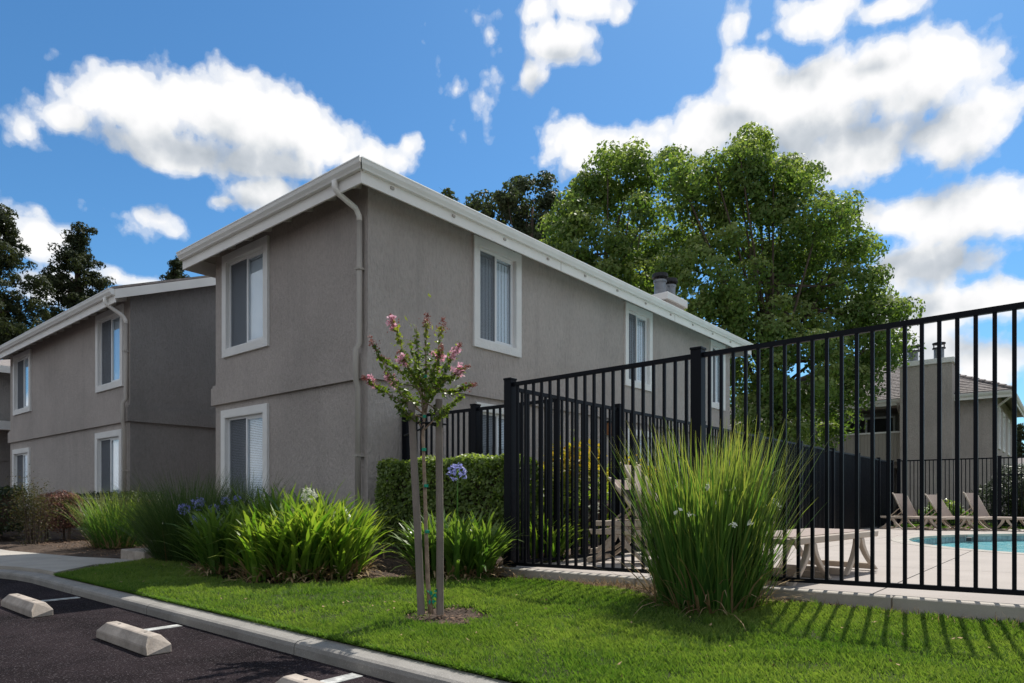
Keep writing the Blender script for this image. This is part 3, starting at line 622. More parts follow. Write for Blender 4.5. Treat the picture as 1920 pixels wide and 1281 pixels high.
part('foundation', G().box(wx0 - .02, wx0 - .002, wy0, wy1, -.2, .075).box(wx0 - .02, wx1, wy0 - .02, wy0 - .002, -.2, .075), M['foundation'], wing)
y0, y1 = wy0 - .30, wy1 + .75
for s in (0, 1):
    xe = wex - .05 if s == 0 else 2 * xr - wex + .05; zz = wez - .02
    part('roof', G().hexa([(xe, y0, zz), (xr, y0, wzr), (xr, y1, wzr), (xe, y1, zz), (xe, y0, zz + .045), (xr, y0, wzr + .045), (xr, y1, wzr + .045), (xe, y1, zz + .045)]), M['shingle'], wing)
    xs = wex if s == 0 else 2 * xr - wex
    for yy in (y0 - .03, y1): part('rake_board', G().hexa([(xs, yy, zz - .21), (xr, yy, wzr - .21), (xr, yy + .028, wzr - .21), (xs, yy + .028, zz - .21), (xs, yy, zz - .004), (xr, yy, wzr - .004), (xr, yy + .028, wzr - .004), (xs, yy + .028, zz - .004)]), M['fascia'], wing)
fascia_run(wing, 'y', wex, y0 + .001, y1, -1)
rafters(wing, 'y', 16.5, 25.9, wex + .03, wx0 - .002, 5.30, 5.42)
downspout(wing, 5.945, wex - .06, 16.40, 5.23, 4.86, 2.94, .08)

# --- third building, only its near corner shows at the left edge
b3 = root('apartment_building', (6.0, 29, 0), 'third stucco building, only a sliver at the far left edge', 'building')
part('wall', G().box(6.0, 16, 28.9, 40, -.05, 5.5), M['stucco_shaded'], b3)
part('band', G().box(5.94, 16, 28.84, 28.899, 2.1, 2.5), M['stucco_shaded'], b3)
part('roof', G().hexa([(5.4, 28.4, 5.36), (16, 28.4, 5.36), (16, 41, 5.36), (5.4, 41, 5.36), (9, 32, 6.6), (12, 32, 6.6), (12, 38, 6.6), (9, 38, 6.6)]), M['shingle'], b3)
part('fascia', G().box(5.42, 16, 28.37, 28.4, 5.14, 5.38).box(5.39, 5.42, 28.37, 41, 5.14, 5.38), M['fascia'], b3)
part('canopy_beam', G().box(5.2, 8.5, 27.9, 28.2, 3.12, 3.42), M['trim'], b3)
part('canopy_roof', G().box(5.2, 8.5, 28.201, 28.83, 3.2, 3.4), M['trim'], b3)

# --- building beyond the pool
fb = root('apartment_building', (36, 4, -.2), 'taupe building beyond the pool with a wide chimney and a balcony', 'building')
F = G(); fx0, fx1, fy0, fy1 = 36.0, 47.0, 2.55, 15.0; fzt = 5.5
WF = [(37.2, 38.3, 3.0, 4.9), (39.6, 41, 3.0, 4.9), (43, 44.4, 3.0, 4.9)]
f2 = mapR(fy0)
bal = (6.15, 9.7)   # balcony recess in the front wall, by Y
wallface(F, f2, fx0, fx1, -.3, fzt, [hole(w) for w in WF]); 
f1_ = mapL(fx0)
wallface(F, f1_, -fy1, -fy0, -.3, fzt, [(-bal[1], -bal[0], .0, 2.2), (-bal[1], -bal[0], 2.75, 5.05)])
F.poly([(fx1, fy0, -.3), (fx1, fy1, -.3), (fx1, fy1, fzt), (fx1, fy0, fzt)]).poly([(fx0, fy1, -.3), (fx0, fy1, fzt), (fx1, fy1, fzt), (fx1, fy1, -.3)])
part('wall', F, M['stucco'], fb)
for w in WF: window(fb, f2, w, 'v', dark_left=False)
# recesses behind the openings
g = G()
for z0, z1 in ((.0, 2.2), (2.75, 5.05)):
    x, X2 = fx0, fx0 + 1.6
    g.poly([(X2, bal[0], z0), (X2, bal[1], z0), (X2, bal[1], z1), (X2, bal[0], z1)]).poly([(x, bal[0], z0), (X2, bal[0], z0), (X2, bal[0], z1), (x, bal[0], z1)]).poly([(x, bal[1], z0), (X2, bal[1], z0), (X2, bal[1], z1), (x, bal[1], z1)])
    g.poly([(x, bal[0], z0), (X2, bal[0], z0), (X2, bal[1], z0), (x, bal[1], z0)]).poly([(x, bal[0], z1), (X2, bal[0], z1), (X2, bal[1], z1), (x, bal[1], z1)])
part('balcony_recess', g, M['stucco_shaded'], fb)
dr = part('balcony_door', lbox(G(), mapL(fx0 + 1.6), -9.3, -6.7, .002, .05, 2.78, 4.85), M['vinyl'], fb)
part('pane', lbox(G(), mapL(fx0 + 1.6), -9.2, -8.05, .051, .055, 2.9, 4.75), M['room'], dr); part('pane', lbox(G(), mapL(fx0 + 1.6), -7.95, -6.8, .051, .055, 2.9, 4.75), M['room'], dr)
for k in range(24):
    y = bal[0] - .05 + k * .155; part('siding_board', G().box(35.5, 35.53, y + .006, y + .150, 2.5, 3.82), M['siding'], fb)
part('balcony_cap', G().box(35.46, 35.57, bal[0] - .08, bal[1] + .12, 3.821, 3.9), M['trim'], fb)
part('balcony_floor', G().box(35.54, 35.998, bal[0] - .05, bal[1] + .05, 2.45, 2.72), M['siding'], fb)
part('balcony_post', G().box(35.5, 35.62, bal[1] + .15, bal[1] + .27, -.2, 5.2), M['siding'], fb)
zr, yc, r0, r1 = hip_roof(fb, 35.4, 47.6, 1.95, 15.6, 5.40, .5)
# shingle courses on the two slopes that show
def courses(parent, P0, P1, P2, P3, n):
    """P0-P1 eave, P3-P2 ridge side; n thin overlapping strips cut into tabs"""
    P0, P1, P2, P3 = map(Vector, (P0, P1, P2, P3)); nrm = (P1 - P0).cross(P3 - P0).normalized(); 
    if nrm.z < 0: nrm = -nrm
    g = G()
    for i in range(n):
        t0, t1 = i / n, (i + 1.15) / n; t1 = min(t1, 1)
        a, b = P0.lerp(P3, t0), P1.lerp(P2, t0); c, d = P1.lerp(P2, t1), P0.lerp(P3, t1)
        L = (b - a).length; m_ = max(1, int(L / .3)); off = R.random()
        for j in range(m_):
            s0, s1 = j / m_, (j + .95) / m_; lift = nrm * (.028 + .012 * R.random())
            q = [a.lerp(b, s0), a.lerp(b, s1), d.lerp(c, s1), d.lerp(c, s0)]
            g.poly([q[0] + lift, q[1] + lift, q[2] + nrm * .004, q[3] + nrm * .004]); g.poly([q[0] + lift, q[1] + lift, q[1], q[0]])
    part('shingles', g, M['shingle'], parent, kind='stuff')
e0, e1, c0, c1 = 35.35, 47.65, 1.9, 15.65
courses(fb, (e0, c0, 5.40), (e0, c1, 5.40), (r0, yc, zr), (r0, yc, zr), 34)
courses(fb, (e1, c0, 5.40), (e0, c0, 5.40), (r0, yc, zr), (r1, yc, zr), 34)
for i in range(26):
    t = i / 26; p = Vector((e0, c0, 5.40)).lerp(Vector((r0, yc, zr)), t); q_ = Vector((e0, c0, 5.40)).lerp(Vector((r0, yc, zr)), t + 1 / 26)
    part('hip_shingle', G().tube([p + Vector((0, 0, .07)), q_ + Vector((0, 0, .03))], .075, 6), M['shingle'], fb)
fascia_run(fb, 'y', 35.4, 1.95, 15.6, -1, 5.1, 5.36, True, 5.24); fascia_run(fb, 'x', 1.95, 35.43, 47.6, -1, 5.1, 5.36, True, 5.24)
part('fascia_brace', G().tube([(36.0, 2.5, 4.75), (35.5, 2.0, 5.1)], .05, 4), M['fascia'], fb)
for x in (36.05, ): part('corner_board', G().box(35.98, 36.13, 2.5, 2.549, 2.9, 5.1), M['trim'], fb)
fc = part('chimney', G().box(34.7, 36.2, 4.0, 6.0, -.3, 6.72), M['stucco'], fb)
part('chimney_cap', G().box(34.62, 36.28, 3.92, 6.08, 6.721, 6.95), M['trim'], fc, bevel=.01)
for y in (5.55, 4.55):
    g = G().tube([(35.2, y, 6.95), (35.2, y, 7.45)], .2, 16); part('flue', g, M['metal'], fc)
    g = G().tube([(35.2, y, 7.45), (35.2, y, 7.5)], .26, 16); g.tube([(35.2, y, 7.66), (35.2, y, 7.72)], .26, 16)
    for k in range(6): a = k * pi / 3; g.box(35.2 + .23 * cos(a) - .012, 35.2 + .23 * cos(a) + .012, y + .23 * sin(a) - .012, y + .23 * sin(a) + .012, 7.5, 7.66)
    part('flue_cap', g, M['soot'], fc)
part('downspout', G().tube([(35.3, 6.2, 5.2), (35.5, 6.2, 4.95), (35.95, 6.2, 4.7), (35.95, 6.2, .0)], .05, 6), M['spout'], fb, smooth=True)
# lower gable left of the balcony
lg = root('apartment_building', (37, 12.5, -.2), 'lower gabled roof half hidden by the broad tree beyond the pool', 'building')
part('wall', G().box(34.2, 36.8, 10.3, 16, -.3, 4.4), M['stucco_shaded'], lg)
part('roof', G().hexa([(33.7, 10.0, 4.35), (37, 10.0, 5.6), (37, 16.5, 5.6), (33.7, 16.5, 4.35), (33.7, 10.0, 4.42), (37, 10.0, 5.67), (37, 16.5, 5.67), (33.7, 16.5, 4.42)]), M['shingle'], lg)
part('rake_board', G().hexa([(33.7, 9.95, 4.12), (37, 9.95, 5.37), (37, 9.99, 5.37), (33.7, 9.99, 4.12), (33.7, 9.95, 4.4), (37, 9.95, 5.65), (37, 9.99, 5.65), (33.7, 9.99, 4.4)]), M['fascia'], lg)
part('fascia', G().box(33.66, 33.69, 9.95, 16.5, 4.15, 4.4), M['fascia'], lg)
# distant low house at the right edge
dh = root('house', (62, 0, -.2), 'distant low house at the right edge past the chimney building', 'house')
part('wall', G().box(60, 72, -9, 3.4, -.3, 3.2), M['stucco'], dh)
part('roof', G().hexa([(59.3, -9.6, 3.2), (72.6, -9.6, 3.2), (72.6, 4.0, 3.2), (59.3, 4.0, 3.2), (64, -4, 5.4), (68, -4, 5.4), (68, -2, 5.4), (64, -2, 5.4)]), M['shingle'], dh)
part('fascia', G().box(59.24, 59.29, -9.6, 4.0, 2.98, 3.2), M['fascia'], dh)
part('window', G().box(59.94, 59.99, -1.2, 1.2, 1.2, 2.5), M['room'], dh)

# --- carport behind the photographer, seen only in the panes
cp = root('carport', (-8, 8, -.18), 'white carport beam seen reflected in the lower window panes', 'carport')
part('beam', G().box(-6.2, -6.0, -4, 22, 2.95, 3.3), M['trim'], cp); part('roof', G().box(-11, -6.21, -4, 22, 3.22, 3.3), M['siding'], cp)
for y in (-2, 4, 10, 16, 21): part('post', G().box(-6.6, -6.45, y, y + .12, -.18, 3.21), M['black'], cp)

# ------------------------------------------------------------------ pool deck
DX0, DX1, DY0, DY1 = 5.6, 24.9, -14, 4.92
def dz(x, y): return .045 + (4.76 - y) * .012 - (x - 5.64) * .012
pool_c = (16.5, -2.4)
def poolpt(a, s=0.):
    rx, ry = 5.6 + s, 5.0 + s
    k = 1 + .0 * cos(2 * a); return (pool_c[0] + rx * cos(a) * k, pool_c[1] + ry * sin(a) * k)
NP = 72
deck = bpy.data.objects.new('pool_deck', None); S.collection.objects.link(deck); BASE['pool_deck'] = Vector((5.6, 0, 0)); deck.location = BASE['pool_deck']; tag(deck, 'pinkish concrete deck round the pool', kind='structure')
bm0 = bmesh.new()
inner = [poolpt(2 * pi * i / NP, .32) for i in range(NP)]; outer = []
for (x, y) in inner:
    dx, dy = x - pool_c[0], y - pool_c[1]; ts = []
    if dx > 1e-9: ts.append((DX1 - pool_c[0]) / dx)
    if dx < -1e-9: ts.append((DX0 - pool_c[0]) / dx)
    if dy > 1e-9: ts.append((DY1 - pool_c[1]) / dy)
    if dy < -1e-9: ts.append((DY0 - pool_c[1]) / dy)
    t = min(ts); outer.append((pool_c[0] + dx * t, pool_c[1] + dy * t))
vi = [bm0.verts.new((x, y, dz(x, y))) for x, y in inner]; vo = [bm0.verts.new((x, y, dz(x, y))) for x, y in outer]
for i in range(NP):
    j = (i + 1) % NP; bm0.faces.new((vi[i], vo[i], vo[j], vi[j]))
# corners
for cx, cy in ((DX0, DY0), (DX0, DY1), (DX1, DY0), (DX1, DY1)):
    k = min(range(NP), key=lambda i: (outer[i][0] - cx) ** 2 + (outer[i][1] - cy) ** 2)
    for j in ((k + 1) % NP, (k - 1) % NP):
        if abs(outer[k][0] - outer[j][0]) > 1e-4 and abs(outer[k][1] - outer[j][1]) > 1e-4:
            c = bm0.verts.new((cx, cy, dz(cx, cy))); bm0.faces.new((vo[k], vo[j], c)); break
xs = [DX0, 8.3, 11.0, 13.7, 16.4, 19.1, 21.8, DX1]; ys = [DY0, -9.4, -6.4, -3.4, -.9, 1.15, 3.1, DY1]; gap = .006
for a, b in zip(xs[:-1], xs[1:]):
    for c, d in zip(ys[:-1], ys[1:]):
        bm = bm0.copy()
        for co, no in (((a + gap, 0, 0), (-1, 0, 0)), ((b - gap, 0, 0), (1, 0, 0)), ((0, c + gap, 0), (0, -1, 0)), ((0, d - gap, 0), (0, 1, 0))):
            bmesh.ops.bisect_plane(bm, geom=list(bm.verts) + list(bm.edges) + list(bm.faces), plane_co=co, plane_no=no, clear_outer=True)
        if not bm.faces: bm.free(); continue
        bmesh.ops.recalc_face_normals(bm, faces=bm.faces)
        r = bmesh.ops.extrude_face_region(bm, geom=list(bm.faces)); bmesh.ops.translate(bm, verts=[v for v in r['geom'] if isinstance(v, bmesh.types.BMVert)], vec=(0, 0, -.05))
        bmesh.ops.translate(bm, verts=list(bm.verts), vec=(-5.6, 0, 0)); bmesh.ops.recalc_face_normals(bm, faces=bm.faces)
        me = bpy.data.meshes.new('deck_slab'); bm.to_mesh(me); bm.free(); link('deck_slab', me, M['deck'], deck)
part('deck_bed', G().hexa([(DX0, DY0, -1), (pool_c[0] - 6.2, DY0, -1), (pool_c[0] - 6.2, DY1, -1), (DX0, DY1, -1)] + [(x, y, dz(x, y) - .03) for x, y in ((DX0, DY0), (pool_c[0] - 6.2, DY0), (pool_c[0] - 6.2, DY1), (DX0, DY1))]), M['joint'], deck)
part('deck_bed', G().hexa([(10.3, 3.0, -1), (DX1, 3.0, -1), (DX1, DY1, -1), (10.3, DY1, -1)] + [(x, y, dz(x, y) - .03) for x, y in ((10.3, 3.0), (DX1, 3.0), (DX1, DY1), (10.3, DY1))]), M['joint'], deck)
# curb along the lawn, cast in lengths
cys = [-4, -1.2, 1.0, 3.1, 4.9]
for a, b in zip(cys[:-1], cys[1:]):
    g = G(); z = lambda y: dz(5.6, y) + .004
    g.hexa([(5.47, a + .004, -.4), (5.596, a + .004, -.4), (5.596, b - .004, -.4), (5.47, b - .004, -.4), (5.47, a + .004, z(a)), (5.596, a + .004, z(a)), (5.596, b - .004, z(b)), (5.47, b - .004, z(b))])
    part('curb_length', g, M['concrete'], deck, bevel=.008)
# the pool
pool = root('swimming_pool', (16.5, -2.4, -.1), 'curved turquoise pool with a pale concrete rim', 'pool', kind='structure'); 
del pool['category']
wl = -.27
for i in range(36):
    a0, a1 = 2 * pi * (i + .02) / 36, 2 * pi * (i + .98) / 36; am = (a0 + a1) / 2; g = G(); P = [poolpt(a0), poolpt(am), poolpt(a1), poolpt(a1, .315), poolpt(am, .315), poolpt(a0, .315)]
    g.v = [(x, y, dz(x, y) - .05) for x, y in P] + [(x, y, dz(x, y) + .004) for x, y in P]
    for u in range(6): w = (u + 1) % 6; g.f.append((u, w, 6 + w, 6 + u))
    g.f.append((5, 4, 3, 2, 1, 0)); g.f += [(6, 7, 10, 11), (7, 8, 9, 10)]
    part('coping', g, M['concrete'], pool)
g = G(); n = 72
for i in range(n):
    a, b = 2 * pi * i / n, 2 * pi * (i + 1) / n; p, q_ = poolpt(a, .02), poolpt(b, .02)
    g.poly([(*p, -1.3), (*q_, -1.3), (*q_, dz(*q_) - .045), (*p, dz(*p) - .045)])
part('pool_wall', g, M['poolwall'], pool, smooth=True)
part('water', G().poly([(*poolpt(2 * pi * i / n, .01), wl) for i in range(n)]), M['water'], pool)
me = mesh('tile', G().box(-.006, .006, -.072, .072, 0, .11))
na = int(2 * pi * 5.3 / .15)
for i in range(na):
    a = 2 * pi * i / na
    if not (-.9 < a < 2.6 or a > 2 * pi - .9): continue
    x, y = poolpt(a, .006); nx, ny = cos(a) / 5.6, sin(a) / 5.0
    link('tile', me, M['tile'], pool, (x, y, wl + .015), (0, 0, atan2(ny, nx)))
part('skimmer', G().box(18.9, 19.25, 1.8, 1.9, -.22, -.14), M['soot'], pool)

# ------------------------------------------------------------------ fences
def post_mesh(h): 
    g = G().box(-.05, .05, -.05, .05, 0, h); g.box(-.056, .056, -.056, .056, h + .0, h + .022); return mesh('post', g, bevel=.003)
def fence(name, label, A, B, zb, zt, posts, sp=.112, first=True, last=True, mid=None, group='black metal fences around the pool'):
    """A, B plan points; zb, zt: bottom/top rail height functions of the point; posts: distances along the run"""
    A, B = Vector((*A, 0)), Vector((*B, 0)); D = B - A; L = D.length; u = D / L; rz = atan2(u.y, u.x)
    r = root(name, (A.x, A.y, zb(A) - .1), label, 'fence', group)
    ps = sorted(posts)
    for s in ps[(0 if first else 1):(None if last else -1)]:
        p = A + u * s; z0 = zb(p) - .12; link('post', post_mesh(zt(p) + .05 - z0), M['black'], r, (p.x, p.y, z0), (0, 0, rz))
    seg = list(zip(ps[:-1], ps[1:]))
    pk = {}
    for s0, s1 in seg:
        a, b = A + u * (s0 + .05), A + u * (s1 - .05); n_ = Vector((-u.y, u.x, 0)) * .017
        for fn, h in ((zb, .036), (zt, .042)) + (((lambda p: mid, .036),) if mid else ()):
            za, zc_ = fn(a), fn(b)
            part('rail', G().hexa([(*(a - n_).xy, za - h / 2), (*(b - n_).xy, zc_ - h / 2), (*(b + n_).xy, zc_ - h / 2), (*(a + n_).xy, za - h / 2), (*(a - n_).xy, za + h / 2), (*(b - n_).xy, zc_ + h / 2), (*(b + n_).xy, zc_ + h / 2), (*(a + n_).xy, za + h / 2)]), M['black'], r)
        k = max(1, round((s1 - s0) / sp)); st_ = (s1 - s0) / k
        for i in range(1, k):
            p = A + u * (s0 + st_ * i); h = round((zt(p) - zb(p)) * 50) / 50
            if h not in pk: pk[h] = mesh('picket', G().box(-.0127, .0127, -.0127, .0127, 0, h))
            link('picket', pk[h], M['black'], r, (p.x, p.y, zb(p)), (0, 0, rz))
    return r
near_b = lambda p: .083 + (4.76 - p.y) * .0205; near_t = lambda p: 2.06 + (4.76 - p.y) * .0105
fence('pool_fence', 'tall black fence on the deck curb, behind the big grass clump', (5.64, 4.76), (5.64, -3.0), near_b, near_t, [0, 2.2, 4.68, 7.1], .108)
side_b = lambda p: .09 - (p.x - 5.64) * .012; side_t = lambda p: 2.02
fence('pool_fence', 'long black fence receding beside the building wall', (5.74, 4.76), (26.2, 4.76), side_b, side_t, [.0, 2.2, 4.9, 7.6, 10.2, 12.9, 15.6, 18.3, 20.4], .112, first=False)
fence('garden_fence', 'short black fence behind the clipped hedge, ending at the wall', (6.68, 7.68), (6.68, 4.84), lambda p: .09, lambda p: 2.02 + 0 * p.y, [.0, 1.42, 2.88], .112, last=False)
far_b = lambda p: -.08; far_t = lambda p: 2.06
fence('pool_fence', 'black fence across the far end of the pool deck', (26.2, 4.66), (26.2, 1.85), far_b, far_t, [0.1, 2.80], .112)
fence('pool_gate', 'black fence section with a middle rail, right of the far fence', (26.2, 1.75), (26.2, -7), far_b, far_t, [0.0, 2.7, 5.5, 8.2], .112, mid=1.52)

# ------------------------------------------------------------------ wheel stops
def wheel_stop(x, y, L, label, rz=0.):
    g = G(); w = .155; pr = [(-w / 2, 0), (-w / 2, .055), (-w / 2 + .04, .115), (w / 2 - .04, .115), (w / 2, .055), (w / 2, 0)]
    def f(p, e, k): return (x + p[0] * (1 if p[1] < .06 else .96), y + e * (L / 2 - (.07 if p[1] > .06 else 0)), -.18 + p[1] + .001)
    g.prism(pr, lambda p: f(p, -1, 0), lambda p: f(p, 1, 0)); r = root('wheel_stop', (x, y, -.18), label, 'wheel stop', 'concrete wheel stops in the parking bays')
    part('stop_body', g, M['stop'], r, bevel=.006)
    for e in (-.22, .22): part('anchor_pin', G().tube([(x, y + e, -.08), (x, y + e, -.063)], .012, 8), M['soot'], r)
    r.rotation_euler.z = rz
wheel_stop(1.80, 4.86, .86, 'chipped concrete wheel stop by the white stripe, middle of three')
wheel_stop(1.74, 7.02, .92, 'concrete wheel stop at the left edge, beside the building shadow')
wheel_stop(1.83, 2.62, .86, 'concrete wheel stop cut by the bottom edge, only its top showing')

# ------------------------------------------------------------------ plants
def basal(n, cx, cy, r, k=1.): 
    a = N.uniform(0, 2 * pi, n); rr = r * np.sqrt(N.random(n)); x = cx + rr * np.cos(a) * k; y = cy + rr * np.sin(a); return x, y, a, rr / r
def agapanthus(cx, cy, r, h, nfan, label, m='aga', flowers=(), fcol='blue', dry=True, nl=(7, 11), lift=.02):
    p = root('agapanthus', (cx, cy, gzf(cx)), label, 'plant', 'strap-leaved agapanthus in the beds')
    bx = []; az = []; ti = []; ln = []; bd = []; wd = []
    X, Y, A, RR = basal(nfan, cx, cy, r)
    for x, y, a, q in zip(X, Y, A, RR):
        fa = R.uniform(0, 2 * pi); k = R.randint(*nl)
        for i in range(k):
            s = R.choice((-1, 1)); d = fa if s > 0 else fa + pi; d += R.gauss(0, .35)
            vx, vy = cos(d) * .8 + cos(a) * q * .7, sin(d) * .8 + sin(a) * q * .7
            bx.append((x + R.gauss(0, .012), y + R.gauss(0, .012), gzf(x) - .01 + R.uniform(0, lift))); az.append(atan2(vy, vx)); ti.append(abs(R.gauss(.0, .28)) * (.5 + q * .8) + .04)
            ln.append(h * R.uniform(.72, 1.18)); bd.append(R.uniform(.3, 1.15) * (.8 + .6 * q)); wd.append(R.uniform(.028, .046))
    n = len(bx); bx = np.array(bx); az = np.array(az); ti = np.array(ti); ln = np.array(ln); bd = np.array(bd); wd = np.array(wd)
    # the leaves of the outer rows can be picked apart: each its own object; the rest are one mass
    ix = np.argsort(-(ln * .5 + N.random(n))); one = ix[:110]; rest = ix[110:]
    o = bladeobj('foliage', M[m], p, 6, bx[rest], az[rest], ti[rest], ln[rest], wd[rest], bd[rest], power=2.2)
    for i in one:
        v, q, hh = blades(bx[i:i + 1], az[i:i + 1], ti[i:i + 1], ln[i:i + 1], wd[i:i + 1], bd[i:i + 1], seg=6, power=2.2)
        npmesh('leaf', v, q, np.full(len(q), R.random()), hh, M[m], p)
    if dry:
        k = int(nfan * 5); X, Y, A, RR = basal(k, cx, cy, r * 1.1)
        bladeobj('dry_leaves', M['straw'], p, 4, np.stack([X, Y, gz(X) + N.uniform(0, .1, k)], 1), A + N.normal(0, .8, k), N.uniform(.5, 1.6, k), N.uniform(.1, .3, k), N.uniform(.012, .028, k), N.uniform(.3, 1.2, k), power=1.5)
    for (fx_, fy_, fz_, s) in flowers:
        flower(p, (cx + (fx_ - cx) * .4, cy + (fy_ - cy) * .4, gzf(cx)), (fx_, fy_, fz_), s, fcol)
    return p
def flower(p, b, t, s, col):
    b, t = Vector(b), Vector(t); m_ = b.lerp(t, .55) + Vector((0, 0, .05)); m_.xy = b.lerp(t, .35).xy
    stem = part('flower_stem', G().tube([b, m_, t], [.008, .007, .005], 6), M['aga'], p, smooth=True)
    n = 46; d = N.normal(0, 1, (n, 3)); d[:, 2] = d[:, 2] * .8 + .25; d /= np.linalg.norm(d, axis=1, keepdims=True)
    c = np.array(t) + d * s * N.uniform(.75, 1.05, (n, 1)); vs = []; qs = []
    for k in range(3):
        v, q = leafcloud(c + N.normal(0, s * .05, c.shape), d, s * .55, .35, .9); qs.append(q + sum(len(a) for a in vs)); vs.append(v)
    v, q, h = blades(np.tile(np.array(t), (n, 1)), np.arctan2(d[:, 1], d[:, 0]), np.arccos(np.clip(d[:, 2], -1, 1)), np.full(n, s * .85), np.full(n, .0035), np.zeros(n), seg=1)
    npmesh('pedicels', v, q, N.random(len(q)), h * 0, M['aga'], stem)['kind'] = 'stuff'
    v = np.concatenate(vs); q = np.concatenate(qs); o = npmesh('flower_head', v, q, N.random(len(q)), np.zeros(len(v)), M[col], stem)
    return stem

agapanthus(4.24, 6.24, .46, .66, 84, 'bright sunlit agapanthus clump before the building corner', flowers=[tuple(at(579, 930, 7.3)) + (.085,)], fcol='white', lift=.26)
agapanthus(3.93, 6.42, .42, .58, 64, 'sunlit agapanthus clump at the lawn edge, left of the brightest', lift=.22)
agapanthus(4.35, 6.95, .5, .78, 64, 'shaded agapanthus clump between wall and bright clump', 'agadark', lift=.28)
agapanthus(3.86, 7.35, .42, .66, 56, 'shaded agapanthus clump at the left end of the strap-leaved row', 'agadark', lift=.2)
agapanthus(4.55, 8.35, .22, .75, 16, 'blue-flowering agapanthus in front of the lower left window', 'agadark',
           flowers=[tuple(at(x, y, d)) + (s,) for x, y, d, s in ((345, 955, 8.3, .07), (372, 945, 8.5, .08), (402, 955, 8.7, .07), (372, 975, 8.1, .08), (423, 942, 8.6, .06), (388, 990, 8.2, .06), (445, 935, 8.6, .045))])
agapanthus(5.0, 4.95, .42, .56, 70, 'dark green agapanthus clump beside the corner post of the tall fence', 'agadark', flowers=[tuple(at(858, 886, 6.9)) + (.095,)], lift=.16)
agapanthus(6.6, 5.1, .36, .6, 30, 'agapanthus with white flowers behind the corner fence pickets', 'aga',
           flowers=[tuple(at(1082, 925, 9.2)) + (.11,), tuple(at(1108, 955, 9.0)) + (.12,)], fcol='white')

def clump(name, cx, cy, r, h, n, w, m, label, cat='grass clump', bend=(.3, 1.1), dry=.12, tilt=.45, flowers=0, fcol='white'):
    p = root(name, (cx, cy, gzf(cx)), label, cat)
    X, Y, A, RR = basal(n, cx, cy, r); A = A + N.normal(0, .6, n); z = gz(X) - .01
    T = np.abs(N.normal(0, .16, n)) + RR * tilt * N.uniform(.4, 1.2, n); L = h * N.uniform(.6, 1.22, n) * (1 + .12 * RR)
    bladeobj('foliage', M[m], p, 7, np.stack([X, Y, z], 1), A, T, L, w * N.uniform(.6, 1.3, n), N.uniform(*bend, n) * (N.random(n) ** .5), power=2.6, prof='taper')
    k = int(n * dry); X, Y, A, RR = basal(k, cx, cy, r * 1.25)
    bladeobj('dry_blades', M['straw'], p, 4, np.stack([X, Y, gz(X)], 1), A + N.normal(0, .5, k), N.uniform(.3, 1.3, k), h * N.uniform(.15, .6, k), w * N.uniform(.5, 1., k), N.uniform(.2, 1.2, k), prof='taper')
    for i in range(flowers):
        a = R.uniform(0, 2 * pi); q = R.uniform(.3, 1); t = Vector((cx + cos(a) * q * (r + h * .38), cy + sin(a) * q * (r + h * .38), h * R.uniform(.62, .98) - .1))
        b = Vector((cx + cos(a) * r * .4, cy + sin(a) * r * .4, 0)); st_ = part('flower_stem', G().tube([b, b.lerp(t, .5) + Vector((0, 0, .12)), t], [.003, .0025, .002], 4), M['ornam'], p)
        c = np.array(t) + N.normal(0, .012, (5, 3)); v, q_ = leafcloud(c, np.tile([0, 0, 1.], (5, 1)), .045, .6, .7)
        npmesh('bloom', v, q_, N.random(5), np.zeros(len(v)), M['white'], st_)
    return p
clump('fortnight_lily', 4.98, 2.17, .34, 1.12, 1350, .0175, 'ornam', 'large upright green grass clump with white blooms before the tall fence', 'plant', (.0, .6), .16, .11, 14)
big = bpy.data.objects['fortnight_lily']   # low outer blades that arch to the ground, and a few long strays
nb = 420; X, Y, A, RR = basal(nb, 4.98, 2.17, .42); bladeobj('outer_blades', M['ornam'], big, 7, np.stack([X, Y, gz(X)], 1), A + N.normal(0, .4, nb), N.uniform(.15, .5, nb), N.uniform(.35, .8, nb), N.uniform(.009, .015, nb), N.uniform(.2, .9, nb), power=2.2, prof='taper')
nb = 26; X, Y, A, RR = basal(nb, 4.98, 2.17, .3); bladeobj('stray_blades', M['ornam'], big, 8, np.stack([X, Y, gz(X) + .1], 1), A + N.normal(0, .4, nb), N.uniform(.1, .35, nb), N.uniform(1.15, 1.5, nb), N.uniform(.007, .011, nb), N.uniform(.8, 1.9, nb), power=3., prof='taper')
clump('ornamental_grass', 4.5, 12.75, .36, .88, 1100, .013, 'ornam', 'sunlit green grass clump left of the concrete steps', bend=(.2, 1.1), dry=.25, tilt=.42)
clump('ornamental_grass', 4.15, 9.2, .40, 1.12, 2600, .008, 'fount', 'dark fine-bladed grass clump right of the concrete steps', bend=(.3, 1.4), dry=.03, tilt=.65)
clump('ornamental_grass', 5.1, 9.6, .3, 1.1, 1200, .009, 'fount', 'fine-bladed grass clump against the dark wall gap', bend=(.3, 1.3), dry=.03, tilt=.55)

